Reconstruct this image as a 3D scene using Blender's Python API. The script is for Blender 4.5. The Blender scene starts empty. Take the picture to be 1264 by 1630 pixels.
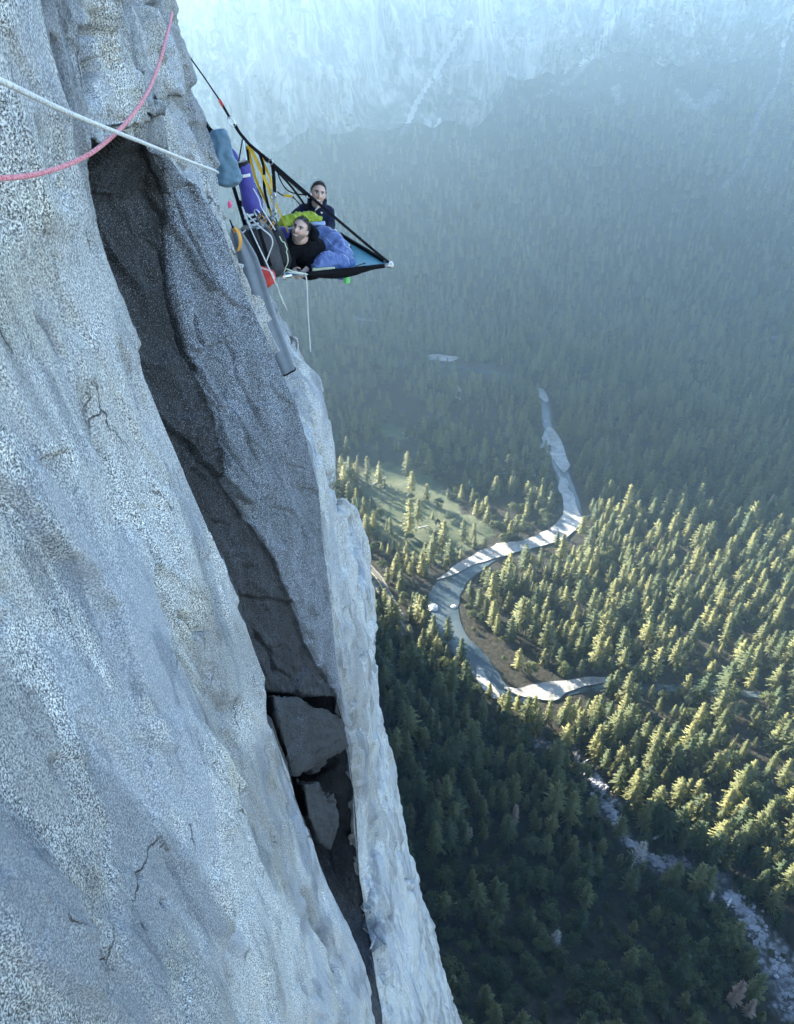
import bpy, bmesh, math, random
import numpy as np
from mathutils import Vector, Matrix, Quaternion

R = math.radians
random.seed(7)
rng = np.random.default_rng(11)
SC = bpy.context.scene
COL = SC.collection

# ------------------------------------------------------------------ camera, sky, sun, exposure
W0, H0, FPX = 1264.0, 1630.0, 1180.0          # size of the photograph and its focal length in its pixels
PITCH = R(35.0)
FLOOR = -430.0                                # valley floor below the eye
SUN_AZ, SUN_EL = R(-46.0), R(20.0)

cam_d = bpy.data.cameras.new('camera')
cam_d.sensor_fit = 'VERTICAL'
cam_d.sensor_height = 36.0
cam_d.lens = 36.0 * FPX / H0
cam_d.clip_start = 0.05
cam_d.clip_end = 20000
cam = bpy.data.objects.new('camera', cam_d)
COL.objects.link(cam)
cam.location = (0, 0, 0)
cam.rotation_euler = (R(90) - PITCH, 0, 0)
SC.camera = cam

world = bpy.data.worlds.new('World')
SC.world = world
world.use_nodes = True
_n = world.node_tree.nodes
_sky = _n.new('ShaderNodeTexSky')
_sky.sky_type = 'NISHITA'
_sky.sun_disc = False
_sky.sun_elevation = SUN_EL
_sky.sun_rotation = SUN_AZ
_sky.altitude = 1500
_sky.air_density = 1.3
_sky.dust_density = 0.8
_sky.ozone_density = 2.0
world.node_tree.links.new(_sky.outputs[0], _n['Background'].inputs[0])
_n['Background'].inputs[1].default_value = 0.065

sun_d = bpy.data.lights.new('sun', 'SUN')
sun_d.energy = 5.0
sun_d.angle = R(0.5)
sun_d.color = (1.0, 0.92, 0.76)
sun = bpy.data.objects.new('sun', sun_d)
COL.objects.link(sun)
SUN_DIR = Vector((math.sin(SUN_AZ) * math.cos(SUN_EL), math.cos(SUN_AZ) * math.cos(SUN_EL), math.sin(SUN_EL)))
sun.rotation_euler = SUN_DIR.to_track_quat('Z', 'Y').to_euler()

vs = SC.view_settings
vs.view_transform = 'Standard'
vs.look = 'None'
vs.exposure = 3.6
vs.gamma = 1.0
vs.use_curve_mapping = False
SC.cycles.use_denoising = True
SC.cycles.volume_bounces = 1
SC.cycles.max_bounces = 6
SC.cycles.sample_clamp_indirect = 6.0

# ------------------------------------------------------------------ helpers: the photograph's rays
CP, SP = math.cos(PITCH), math.sin(PITCH)


def ray(u, v):
    a = (u - W0 / 2) / FPX
    b = (v - H0 / 2) / FPX
    return Vector((a, CP - b * SP, -SP - b * CP))


def PY(u, v, y):                               # point on that line of sight, y metres ahead
    d = ray(u, v)
    return d * (y / d.y)


def PZ(u, v, z):
    d = ray(u, v)
    return d * (z / d.z)


def project(P):                                # n x 3 -> n x 2 pixels of the photograph, and depth
    P = np.asarray(P, dtype=np.float64)
    dep = P[:, 1] * CP - P[:, 2] * SP
    up = P[:, 1] * SP + P[:, 2] * CP
    dd = np.where(dep > 0.05, dep, 0.05)
    return np.stack([W0 / 2 + FPX * P[:, 0] / dd, H0 / 2 - FPX * up / dd], 1), dep


# ------------------------------------------------------------------ helpers: noise
def _hash(ix, iy, iz, seed):
    h = (ix.astype(np.int64) * 374761393 + iy.astype(np.int64) * 668265263 + iz.astype(np.int64) * 2147483647 + seed * 144665) & 0xFFFFFFFF
    h = ((h ^ (h >> 13)) * 1274126177) & 0xFFFFFFFF
    h = ((h ^ (h >> 16)) * 2246822519) & 0xFFFFFFFF
    return ((h ^ (h >> 15)) & 0xFFFFFF).astype(np.float64) / float(0xFFFFFF) * 2 - 1


def vnoise(P, seed=0):                         # smooth value noise, -1..1
    P = np.asarray(P, dtype=np.float64)
    F = np.floor(P)
    f = P - F
    f = f * f * f * (f * (f * 6 - 15) + 10)
    I = F.astype(np.int64)
    out = 0
    for dx in (0, 1):
        wx = f[:, 0] if dx else 1 - f[:, 0]
        for dy in (0, 1):
            wy = f[:, 1] if dy else 1 - f[:, 1]
            for dz in (0, 1):
                wz = f[:, 2] if dz else 1 - f[:, 2]
                out = out + wx * wy * wz * _hash(I[:, 0] + dx, I[:, 1] + dy, I[:, 2] + dz, seed)
    return out


def fbm(P, octaves=4, seed=0, gain=0.5):
    P = np.asarray(P, dtype=np.float64)
    a, s, o = 1.0, 0.0, 0.0
    for k in range(octaves):
        o = o + a * vnoise(P * (2.03 ** k) + k * 17.3, seed + k)
        s += a
        a *= gain
    return o / s


def ridged(P, octaves=3, seed=0):
    P = np.asarray(P, dtype=np.float64)
    a, s, o = 1.0, 0.0, 0.0
    for k in range(octaves):
        o = o + a * (1 - 2 * np.abs(vnoise(P * (2.1 ** k) + k * 9.1, seed + k)))
        s += a
        a *= 0.5
    return o / s


def facets(a, b, seed, jit=0.9):
    """broken rock: each cell of a jittered grid is a tilted plate; returns height (-1..1 or so) and distance to the plate's edge"""
    ia, ib = np.floor(a), np.floor(b)
    d1 = np.full(len(a), 1e9)
    d2 = np.full(len(a), 1e9)
    h = np.zeros(len(a))
    z0 = np.zeros(len(a))
    for i in (-1, 0, 1):
        for j in (-1, 0, 1):
            ca, cb = ia + i, ib + j
            pa = ca + 0.5 + 0.5 * jit * _hash(ca, cb, z0, seed)
            pb = cb + 0.5 + 0.5 * jit * _hash(ca, cb, z0, seed + 1)
            da, db = a - pa, b - pb
            d = da * da + db * db
            hh = _hash(ca, cb, z0, seed + 2) * 0.5 + da * _hash(ca, cb, z0, seed + 3) + db * _hash(ca, cb, z0, seed + 4)
            m = d < d1
            d2 = np.where(m, d1, np.minimum(d2, d))
            h = np.where(m, hh, h)
            d1 = np.where(m, d, d1)
    return h, np.sqrt(d2) - np.sqrt(d1)


def sstep(a, b, x):
    t = np.clip((np.asarray(x, dtype=np.float64) - a) / (b - a), 0, 1)
    return t * t * (3 - 2 * t)


def poly_dist(px, line):                       # distance of each pixel point to a polyline, and the position along it (0..1)
    best = np.full(len(px), 1e9)
    pos = np.zeros(len(px))
    L = np.asarray(line, dtype=np.float64)
    seg = np.linalg.norm(L[1:] - L[:-1], axis=1)
    cum = np.concatenate([[0], np.cumsum(seg)])
    for i in range(len(L) - 1):
        a, b = L[i], L[i + 1]
        ab = b - a
        t = np.clip(((px - a) @ ab) / max(ab @ ab, 1e-9), 0, 1)
        d = np.linalg.norm(px - (a + t[:, None] * ab), axis=1)
        m = d < best
        best[m] = d[m]
        pos[m] = (cum[i] + t[m] * seg[i]) / cum[-1]
    return best, pos


def inside(px, poly):
    x, y = px[:, 0], px[:, 1]
    c = np.zeros(len(px), dtype=bool)
    P = np.asarray(poly, dtype=np.float64)
    j = len(P) - 1
    for i in range(len(P)):
        xi, yi = P[i]
        xj, yj = P[j]
        if yi != yj:
            hit = ((yi > y) != (yj > y)) & (x < (xj - xi) * (y - yi) / (yj - yi) + xi)
            c ^= hit
        j = i
    return c


# ------------------------------------------------------------------ helpers: meshes and objects
def mesh_from(name, V, F, smooth=True):
    me = bpy.data.meshes.new(name)
    V = np.asarray(V, dtype=np.float32)
    F = np.asarray(F, dtype=np.int32)
    k = F.shape[1]
    me.vertices.add(len(V))
    me.vertices.foreach_set('co', V.ravel())
    me.loops.add(F.size)
    me.loops.foreach_set('vertex_index', F.ravel())
    me.polygons.add(len(F))
    me.polygons.foreach_set('loop_start', np.arange(0, F.size, k, dtype=np.int32))
    me.polygons.foreach_set('loop_total', np.full(len(F), k, dtype=np.int32))
    me.update(calc_edges=True)
    me.validate()
    me.polygons.foreach_set('use_smooth', np.full(len(me.polygons), smooth, dtype=bool))
    return me


def add_attr(me, name, vals):
    a = me.attributes.new(name, 'FLOAT', 'POINT')
    a.data.foreach_set('value', np.asarray(vals, dtype=np.float32))


def put(name, me, mat=None, parent=None, loc=None, rot=None, scale=None):
    o = bpy.data.objects.new(name, me)
    COL.objects.link(o)
    if mat is not None and me is not None:
        if len(me.materials) == 0:
            me.materials.append(mat)
        else:
            me.materials[0] = mat
    if parent is not None:
        o.parent = parent
    if loc is not None:
        o.location = loc
    if rot is not None:
        o.rotation_euler = rot
    if scale is not None:
        o.scale = scale
    return o


def tag(o, label=None, cat=None, group=None, kind=None):
    if label:
        o['label'] = label
    if cat:
        o['category'] = cat
    if group:
        o['group'] = group
    if kind:
        o['kind'] = kind
    return o


def empty(name, loc=(0, 0, 0)):
    o = bpy.data.objects.new(name, None)
    o.empty_display_size = 0.1
    COL.objects.link(o)
    o.location = loc
    return o


def grid_faces(nr, nc):
    i = np.arange(nr - 1)[:, None] * nc + np.arange(nc - 1)[None, :]
    return np.stack([i, i + 1, i + nc + 1, i + nc], -1).reshape(-1, 4)


# ------------------------------------------------------------------ helpers: materials
class NT:
    def __init__(self, name):
        self.m = bpy.data.materials.new(name)
        self.m.use_nodes = True
        self.t = self.m.node_tree
        self.t.nodes.clear()
        self.out = self.t.nodes.new('ShaderNodeOutputMaterial')

    def n(self, typ, **kw):
        nd = self.t.nodes.new(typ)
        ins = kw.pop('ins', {})
        for k, v in kw.items():
            setattr(nd, k, v)
        for k, v in ins.items():
            self.set(nd, k, v)
        return nd

    def set(self, nd, k, v):
        s = nd.inputs[k]
        if isinstance(v, bpy.types.NodeSocket):
            self.t.links.new(v, s)
        elif isinstance(v, bpy.types.Node):
            self.t.links.new(v.outputs[0], s)
        else:
            if isinstance(v, (tuple, list)) and len(v) == 3 and s.type == 'RGBA':
                v = (*v, 1)
            s.default_value = v

    def coord(self, scale=(1, 1, 1), which='Object', rot=(0, 0, 0)):
        tc = self.n('ShaderNodeTexCoord')
        mp = self.n('ShaderNodeMapping', ins={'Vector': tc.outputs[which], 'Scale': scale, 'Rotation': rot})
        return mp.outputs[0]

    def noise(self, vec, scale, detail=4, rough=0.55, dist=0.0):
        return self.n('ShaderNodeTexNoise', ins={'Vector': vec, 'Scale': scale, 'Detail': detail, 'Roughness': rough, 'Distortion': dist}).outputs[0]

    def voro(self, vec, scale, feature='F1', out=0):
        return self.n('ShaderNodeTexVoronoi', feature=feature, ins={'Vector': vec, 'Scale': scale}).outputs[out]

    def ramp(self, fac, stops, interp='LINEAR'):
        r = self.n('ShaderNodeValToRGB', ins={'Fac': fac})
        cr = r.color_ramp
        cr.interpolation = interp
        while len(cr.elements) < len(stops):
            cr.elements.new(0.5)
        for e, (p, c) in zip(cr.elements, stops):
            e.position = p
            e.color = (*c, 1) if isinstance(c, (tuple, list)) else (c, c, c, 1)
        return r.outputs[0]

    def mix(self, fac, a, b, blend='MIX'):
        m = self.n('ShaderNodeMix', data_type='RGBA', blend_type=blend)
        self.set(m, 0, fac)
        self.set(m, 6, a)
        self.set(m, 7, b)
        return m.outputs[2]

    def math(self, op, a, b=0.0, clamp=False):
        m = self.n('ShaderNodeMath', operation=op, use_clamp=clamp)
        self.set(m, 0, a)
        self.set(m, 1, b)
        return m.outputs[0]

    def attr(self, name):
        return self.n('ShaderNodeAttribute', attribute_name=name).outputs['Fac']

    def bump(self, height, strength=0.5, dist=0.01, normal=None):
        b = self.n('ShaderNodeBump', ins={'Height': height, 'Strength': strength, 'Distance': dist})
        if normal is not None:
            self.set(b, 'Normal', normal)
        return b.outputs[0]

    def bsdf(self, color, rough=0.8, normal=None, **kw):
        b = self.n('ShaderNodeBsdfPrincipled', ins={'Base Color': color, 'Roughness': rough})
        if normal is not None:
            self.set(b, 'Normal', normal)
        for k, v in kw.items():
            self.set(b, k.replace('_', ' '), v)
        return b.outputs[0]

    def finish(self, shader):
        self.t.links.new(shader, self.out.inputs['Surface'])
        return self.m


def granite():
    t = NT('granite')
    P = t.coord()
    Pv = t.coord(scale=(1, 1, 0.28))
    Pg = t.coord(scale=(1, 1, 0.75), rot=(0.5, 0, 0))
    g1 = t.noise(Pg, 210, 2, 0.5)
    g2 = t.noise(Pg, 470, 2, 0.6)
    grain = t.math('ADD', t.math('MULTIPLY', g1, 0.62), t.math('MULTIPLY', g2, 0.38))
    big = t.noise(Pv, 1.1, 5, 0.6, 0.4)
    mid = t.noise(Pv, 4.5, 5, 0.65, 0.6)
    # crystals: dark mica, grey quartz, white feldspar
    speck = t.ramp(grain, [(0.39, (0.035, 0.038, 0.043)), (0.46, (0.17, 0.18, 0.19)), (0.53, (0.42, 0.43, 0.43)), (0.60, (0.76, 0.76, 0.75))])
    smooth = t.ramp(grain, [(0.39, (0.10, 0.11, 0.12)), (0.5, (0.30, 0.305, 0.31)), (0.61, (0.56, 0.56, 0.55))])
    pm = t.math('ADD', t.math('MULTIPLY', big, 0.6), t.math('MULTIPLY', mid, 0.4))
    pm = t.math('ADD', pm, t.math('MULTIPLY', t.attr('patch'), -0.2))
    pm = t.math('ADD', pm, t.math('MULTIPLY', t.attr('pale'), 0.10))
    pf = t.ramp(pm, [(0.46, 0.0), (0.515, 1.0)])
    col = t.mix(pf, smooth, speck)
    # warm lichen tint in blotches
    warm = t.ramp(t.noise(P, 2.3, 4, 0.6), [(0.52, 0.0), (0.72, 0.5)])
    col = t.mix(warm, col, t.mix(1.0, col, (0.95, 0.86, 0.66), 'MULTIPLY'))
    grey = t.ramp(t.noise(Pv, 2.6, 3, 0.5), [(0.52, 0.0), (0.57, 0.5)])
    col = t.mix(grey, col, (0.20, 0.225, 0.27))
    Ps = t.coord(scale=(1, 1, 0.10), rot=(-0.10, 0, 0))
    streak = t.ramp(t.noise(Ps, 5.5, 5, 0.62, 0.3), [(0.545, 0.0), (0.60, 0.60)])
    col = t.mix(streak, col, t.mix(1.0, col, (0.50, 0.54, 0.60), 'MULTIPLY'))
    fine = t.ramp(t.noise(Ps, 22, 4, 0.6), [(0.55, 0.0), (0.68, 0.5)])
    col = t.mix(fine, col, t.mix(1.0, col, (0.62, 0.64, 0.66), 'MULTIPLY'))
    # hairline fractures, short and running with the wall
    Pw = t.n('ShaderNodeVectorMath', operation='ADD', ins={0: t.coord(scale=(1, 1, 0.30), rot=(-0.12, 0, 0)), 1: t.n('ShaderNodeVectorMath', operation='SCALE', ins={0: t.n('ShaderNodeTexNoise', ins={'Vector': P, 'Scale': 6.0, 'Detail': 4.0}).outputs[1], 'Scale': 0.16}).outputs[0]}).outputs[0]
    hair = t.n('ShaderNodeTexVoronoi', feature='DISTANCE_TO_EDGE', ins={'Vector': Pw, 'Scale': 4.5}).outputs[0]
    hm = t.ramp(t.noise(P, 3.1, 3, 0.6), [(0.56, 0.0), (0.66, 1.0)])
    hf = t.math('MULTIPLY', t.ramp(hair, [(0.004, 1.0), (0.016, 0.0)]), hm)
    col = t.mix(t.math('MULTIPLY', hf, 0.85), col, (0.03, 0.03, 0.03))
    flat = t.ramp(t.noise(Pv, 0.9, 4, 0.6, 0.8), [(0.49, 1.12), (0.54, 0.78)])
    col = t.mix(1.0, col, flat, 'MULTIPLY')
    # dark corner rock, with the recess's shade painted into its colour
    dk = t.math('ADD', t.attr('recess_shade'), t.math('MULTIPLY', t.math('SUBTRACT', mid, 0.5), 0.7))
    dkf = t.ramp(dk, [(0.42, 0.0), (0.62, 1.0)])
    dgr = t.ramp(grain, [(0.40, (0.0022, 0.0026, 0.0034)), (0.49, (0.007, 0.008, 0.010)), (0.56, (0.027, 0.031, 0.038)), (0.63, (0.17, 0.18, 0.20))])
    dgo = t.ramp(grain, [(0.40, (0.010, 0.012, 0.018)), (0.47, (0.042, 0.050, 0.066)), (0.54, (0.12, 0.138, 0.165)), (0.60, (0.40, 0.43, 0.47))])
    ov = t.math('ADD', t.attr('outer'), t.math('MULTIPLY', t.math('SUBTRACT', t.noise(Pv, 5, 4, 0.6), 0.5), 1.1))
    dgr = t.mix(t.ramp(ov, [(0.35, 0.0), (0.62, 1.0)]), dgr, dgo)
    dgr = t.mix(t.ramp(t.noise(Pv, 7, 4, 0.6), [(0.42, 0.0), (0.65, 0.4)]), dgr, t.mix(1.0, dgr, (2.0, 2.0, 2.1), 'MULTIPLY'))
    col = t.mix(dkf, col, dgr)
    hgt = t.math('ADD', t.math('MULTIPLY', t.noise(Pg, 110, 5, 0.65), 0.4), t.math('SUBTRACT', t.math('MULTIPLY', t.noise(Pv, 14, 6, 0.6), 1.1), t.math('MULTIPLY', hf, 0.8)))
    nb = t.bump(hgt, 0.9, 0.018)
    rough = t.ramp(g2, [(0.4, 0.55), (0.6, 0.8)])
    return t.finish(t.bsdf(col, rough, nb, Specular_IOR_Level=0.35))


def simple(name, color, rough=0.7, var=0.15, scale=30.0, bump=0.0, bscale=60.0, metallic=0.0, sheen=0.0, detail=4):
    t = NT(name)
    P = t.coord()
    nz = t.noise(P, scale, detail, 0.6)
    lo = tuple(c * (1 - var) for c in color)
    hi = tuple(min(1, c * (1 + var)) for c in color)
    c = t.mix(t.ramp(nz, [(0.3, 0.0), (0.7, 1.0)]), lo, hi)
    nb = t.bump(t.noise(P, bscale, 4, 0.6), bump, 0.01) if bump > 0 else None
    kw = {'Metallic': metallic}
    if sheen:
        kw['Sheen_Weight'] = sheen
    return t.finish(t.bsdf(c, rough, nb, **kw))


M = {}
M['granite'] = granite()

# ------------------------------------------------------------------ the cliff beside the camera: a loft of level cross-sections
E1 = [(88, -10, 2.5), (103, 80, 2.5), (122, 170, 2.5), (130, 240, 2.5), (160, 380, 2.5), (215, 540, 2.5), (270, 690, 2.52), (330, 830, 2.55),
      (385, 980, 2.6), (428, 1085, 2.65), (470, 1230, 2.75), (520, 1390, 2.85), (560, 1480, 2.95), (588, 1560, 3.0), (600, 1630, 3.05)]
E2 = [(180, 205, 3.0), (250, 240, 3.5), (300, 290, 3.85), (345, 360, 4.0), (368, 425, 4.05), (391, 483, 4.1), (416, 533, 4.15), (446, 600, 4.2), (469, 650, 4.25),
      (486, 716, 4.32), (502, 782, 4.4), (508, 860, 4.5), (522, 960, 4.6), (530, 1040, 4.65), (538, 1115, 4.7), (552, 1190, 4.75), (562, 1260, 4.8),
      (568, 1350, 4.8), (572, 1400, 4.75), (580, 1450, 4.6), (590, 1500, 4.3), (598, 1550, 4.0), (606, 1600, 3.8), (612, 1640, 3.6)]
E3 = [(270, 0, 4.25), (285, 60, 4.25), (300, 120, 4.25), (318, 180, 4.25), (330, 225, 4.25), (345, 275, 4.25), (358, 320, 4.25), (369, 366, 4.25),
      (376, 433, 4.25), (397, 483, 4.25), (422, 533, 4.3), (452, 600, 4.35), (476, 650, 4.4), (493, 716, 4.5), (512, 782, 4.6)]
E4 = [(400, 436, 7.0), (425, 455, 7.0), (456, 490, 7.0), (482, 533, 7.0), (499, 573, 7.05), (512, 616, 7.1), (522, 682, 7.2), (532, 749, 7.3), (541, 782, 7.35), (559, 795, 7.4),
      (575, 829, 7.45), (586, 860, 7.5), (597, 900, 7.5), (603, 950, 7.5), (601, 1030, 7.5), (603, 1100, 7.6), (618, 1180, 7.7), (632, 1260, 7.8), (650, 1340, 7.9),
      (668, 1410, 8.0), (690, 1470, 8.0), (705, 1540, 8.1), (722, 1590, 8.2), (737, 1632, 8.2)]


def curve_z(ctrl, z):
    P = np.array([PY(*c) for c in ctrl])
    P = P[np.argsort(-P[:, 2])]
    zs = -P[:, 2]
    x = np.interp(-z, zs, P[:, 0])
    y = np.interp(-z, zs, P[:, 1])
    return x, y, P


LEFT_CRACKS = [  # polylines in the photograph, width in its pixels, depth in metres; carved into the near face
    ([(52, 358), (72, 385), (84, 425), (92, 470), (98, 497)], 2.5, 0.02), ([(60, 495), (85, 525), (103, 565), (115, 577)], 2.5, 0.02),
    ([(300, 968), (316, 990), (322, 1002), (338, 1008)], 3.5, 0.03), ([(318, 995), (330, 1020)], 2.5, 0.02), ([(258, 972), (290, 1025), (330, 1080), (358, 1125)], 2.0, 0.015),
    ([(352, 1066), (352, 1085)], 2.5, 0.02), ([(330, 880), (342, 900)], 3.0, 0.02), ([(305, 850), (322, 893)], 2.0, 0.015),
    ([(185, 562), (188, 590), (200, 620)], 2.0, 0.02), ([(150, 1455), (148, 1480), (155, 1535)], 3.0, 0.03), ([(0, 1060), (12, 1020), (30, 975)], 4.0, 0.03),
    ([(85, 285), (92, 300), (98, 312)], 4.0, 0.03), ([(78, 170), (90, 190), (98, 198)], 3.0, 0.02), ([(60, 375), (95, 420)], 1.6, 0.01),
    ([(178, 790), (190, 830), (196, 845)], 3.0, 0.015), ([(215, 670), (222, 690)], 2.0, 0.015),
    ([(240, 1385), (248, 1398)], 3.5, 0.02), ([(275, 1428), (284, 1442)], 4.0, 0.03), ([(380, 1255), (384, 1268), (395, 1285)], 3.5, 0.02),
    ([(390, 1180), (388, 1260), (392, 1360), (385, 1440), (375, 1520), (380, 1600)], 5.0, 0.012), ([(432, 1190), (450, 1290), (470, 1370), (480, 1440), (480, 1540), (500, 1620)], 4.0, 0.02),
    ([(495, 1400), (520, 1470), (540, 1520), (548, 1560)], 4.0, 0.05), ([(440, 1010), (452, 1120), (470, 1220)], 2.5, 0.01),
    ([(100, 60), (105, 110), (112, 150), (124, 176)], 3.5, 0.04), ([(90, 55), (97, 72)], 4.0, 0.03),
]
RIGHT_CRACKS = [
    ([(124, 205), (130, 165), (143, 140), (155, 115), (170, 108), (178, 92)], 11.0, 0.22), ([(118, 130), (128, 178)], 6.0, 0.2), ([(100, 50), (140, 55), (165, 45), (180, 62)], 5.0, 0.04),
    ([(190, 20), (200, 50), (212, 90), (222, 122)], 3.0, 0.04), ([(252, 163), (268, 165), (280, 155)], 3.0, 0.03), ([(245, 0), (255, 14)], 4.0, 0.03),
    ([(500, 690), (505, 735), (512, 745)], 3.5, 0.05), ([(516, 728), (528, 765), (537, 785), (540, 810), (555, 830), (562, 860), (566, 890), (573, 920), (575, 950)], 4.5, 0.12),
    ([(555, 815), (562, 850), (566, 880)], 8.0, 0.10), ([(540, 950), (548, 1000)], 2.5, 0.03), ([(575, 1130), (566, 1220), (572, 1260), (582, 1300)], 3.5, 0.08),
    ([(592, 1385), (590, 1420), (578, 1450)], 4.0, 0.06), ([(578, 1455), (600, 1490), (605, 1496)], 7.0, 0.12), ([(640, 1396), (660, 1402)], 4.0, 0.06), ([(640, 1412), (662, 1420)], 4.0, 0.06),
    ([(560, 1470), (585, 1510), (605, 1530), (620, 1560), (635, 1582)], 4.0, 0.08), ([(585, 1520), (590, 1560), (598, 1580)], 5.0, 0.10),
    ([(612, 1455), (622, 1460), (628, 1465)], 3.5, 0.05), ([(560, 1100), (562, 1160), (558, 1200)], 2.5, 0.03), ([(588, 960), (590, 1020), (596, 1090)], 2.5, 0.03),
    ([(600, 1240), (596, 1300), (590, 1380)], 2.5, 0.03), ([(615, 1200), (612, 1290), (625, 1380)], 2.5, 0.03), ([(645, 1480), (648, 1520), (655, 1570)], 2.5, 0.04),
    ([(440, 470), (470, 520), (490, 560)], 2.5, 0.05),
]
DARK_CRACKS = [
    ([(306, 500), (311, 535), (322, 553)], 4.0, 0.06), ([(235, 335), (262, 400), (268, 470), (280, 520), (305, 590), (340, 640), (345, 700), (385, 760), (420, 800)], 3.0, 0.05),
    ([(345, 520), (365, 560), (375, 600), (400, 650), (420, 690)], 4.0, 0.05), ([(260, 300), (290, 370), (320, 430), (350, 480)], 3.5, 0.04),
    ([(400, 1000), (435, 1040), (440, 1070), (470, 1080)], 5.0, 0.08), ([(355, 600), (362, 640), (385, 700), (400, 745)], 3.0, 0.04),
]


SHEETS = [
    ([(360, 1100), (388, 1180), (386, 1260), (392, 1360), (386, 1440), (374, 1520), (380, 1700)], 0.045, 30), ([(420, 1080), (436, 1190), (452, 1290), (472, 1370), (484, 1440), (492, 1540), (505, 1700)], 0.045, 40),
    ([(255, 930), (300, 1010), (340, 1080), (372, 1160)], 0.025, 25), ([(120, 600), (160, 720), (185, 800), (205, 870)], 0.025, 30), ([(50, 340), (75, 390), (90, 450), (100, 500), (112, 560)], 0.022, 26),
    ([(185, 560), (205, 640), (225, 700)], 0.02, 22), ([(0, 900), (40, 960), (60, 1050), (100, 1150), (115, 1250)], 0.02, 35), ([(150, 1380), (146, 1460), (160, 1540), (165, 1600)], 0.025, 30), ([(25, 180), (60, 270), (85, 340)], 0.018, 25)]


def build_cliff():
    z = np.concatenate([np.linspace(150, 3, 14)[:-1], np.linspace(3, 0.15, 16)[:-1], np.arange(0.15, -3.0, -0.0105), np.arange(-3.0, -7.2, -0.0165),
                        np.arange(-7.2, -13, -0.032), np.arange(-13, -24, -0.06), np.array([-25, -27, -30, -35, -42, -55, -75, -100, -140, -190, -250, -320, -390, -431.0])])
    e1x, e1y, p1 = curve_z(E1, z)
    e2x, e2y, p2 = curve_z(E2, z)
    e3x, e3y, p3 = curve_z(E3, z)
    e4x, e4y, p4 = curve_z(E4, z)
    # extend beyond the ends of each traced edge: lean of the wall about one in eight
    for ex, p, k in ((e1x, p1, 0.13), (e2x, p2, 0.13), (e4x, p4, 0.12)):
        zb = p[-1, 2]
        ex += np.where(z < zb, (zb - z) * k, 0)
    e1x -= np.where(z > 0.03, (z - 0.03) * 0.05, 0)
    e3x -= np.where(z > 0, z * 0.12, 0)
    # above the roof there is no recess: the pale block reaches the near face
    topz, roofz = p2[0, 2], -0.80
    e2x = np.where(z > topz, e1x + 0.02, e2x)
    e2y = np.where(z > topz, e1y + 0.10, e2y)
    lowm = sstep(p2[-1, 2], p2[-1, 2] - 3, z)
    e2x = e2x * (1 - lowm) + (e1x + 0.06) * lowm
    e2y = e2y * (1 - lowm) + (e1y + 0.25) * lowm
    # below the tarp the pale face runs straight from the corner's edge to the far edge
    mrg = sstep(-2.15, -3.1, z)
    e4x = np.where(z > p4[0, 2], p4[0, 0] - (z - p4[0, 2]) * 1.2, e4x)
    e4x = np.maximum(e4x, -3.2 - 0.02 * np.maximum(z, 0))
    s3x, s3y = e2x + 0.10 * (e4x - e2x) + 0.02, e2y + 0.10 * (e4y - e2y)
    e3x = e3x * (1 - mrg) + s3x * mrg
    e3y = e3y * (1 - mrg) + s3y * mrg
    c2x = (e3x - 0.9) * (1 - mrg) + (0.5 * (e3x + e4x) + 0.05) * mrg
    c2y = (e3y + 1.1) * (1 - mrg) + (0.5 * (e3y + e4y)) * mrg
    dep = sstep(topz + 0.02, topz - 0.05, z) * sstep(p2[-1, 2] - 1.0, p2[-1, 2] + 1.5, z)
    wid = np.clip((e2y - e1y) / 1.6, 0, 1)
    c1x = e1x - 0.50 * dep * (0.35 + 0.65 * wid)
    c1y = e1y + (e2y - e1y) * 0.42
    a0x = e1x + 0.04
    cols = []
    seg = []

    def span(ax, ay, bx, by, ts, k):
        for t in ts:
            cols.append((ax + (bx - ax) * t, ay + (by - ay) * t))
            seg.append((k, t))
    span(a0x, np.full_like(z, -3.0), a0x, np.full_like(z, 0.3), np.linspace(0, 1, 26)[:-1], 0)
    span(a0x, np.full_like(z, 0.3), e1x, e1y, np.linspace(0, 1, 381) ** 1.0, 1)
    span(e1x, e1y, c1x, c1y, np.linspace(0, 1, 26)[1:], 2)
    span(c1x, c1y, e2x, e2y, np.linspace(0, 1, 150)[1:], 3)
    span(e2x, e2y, e3x, e3y, np.linspace(0, 1, 110)[1:], 4)
    span(e3x, e3y, c2x, c2y, np.linspace(0, 1, 56)[1:], 5)
    span(c2x, c2y, e4x, e4y, np.linspace(0, 1, 76)[1:], 6)
    span(e4x, e4y, e4x - 0.9, e4y + 0.35, np.linspace(0, 1, 16)[1:], 7)
    span(e4x - 0.9, e4y + 0.35, e4x - 40, e4y + 60, np.linspace(0, 1, 10)[1:] ** 2, 8)
    nr, nc = len(z), len(cols)
    V = np.zeros((nr, nc, 3))
    for j, (cx, cy) in enumerate(cols):
        V[:, j, 0] = cx
        V[:, j, 1] = cy
        V[:, j, 2] = z
    S = np.array([s[0] for s in seg])
    T = np.array([s[1] for s in seg])
    # soften the corner between spans a little, except the sharp edges
    for _ in range(2):
        Vs = V.copy()
        Vs[:, 1:-1] = 0.5 * V[:, 1:-1] + 0.25 * (V[:, :-2] + V[:, 2:])
        V = Vs
    Sg = np.broadcast_to(S[None, :], (nr, nc))
    Tg = np.broadcast_to(T[None, :], (nr, nc))
    # chimney below the corner's dark face: the back drops away
    zl = -2.95 + (-5.45 + 2.95) * np.clip(np.where(Sg == 3, 0.42 + 0.58 * Tg, 0.42 * Tg), 0, 1)
    below = sstep(zl + 0.02, zl - 0.05, V[..., 2]) * np.where(Sg == 3, 1 - Tg ** 2.2, np.where(Sg == 2, Tg, 0)) * sstep(p2[-1, 2], p2[-1, 2] + 2.0, V[..., 2])
    V[..., 0] -= 1.5 * below
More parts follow.
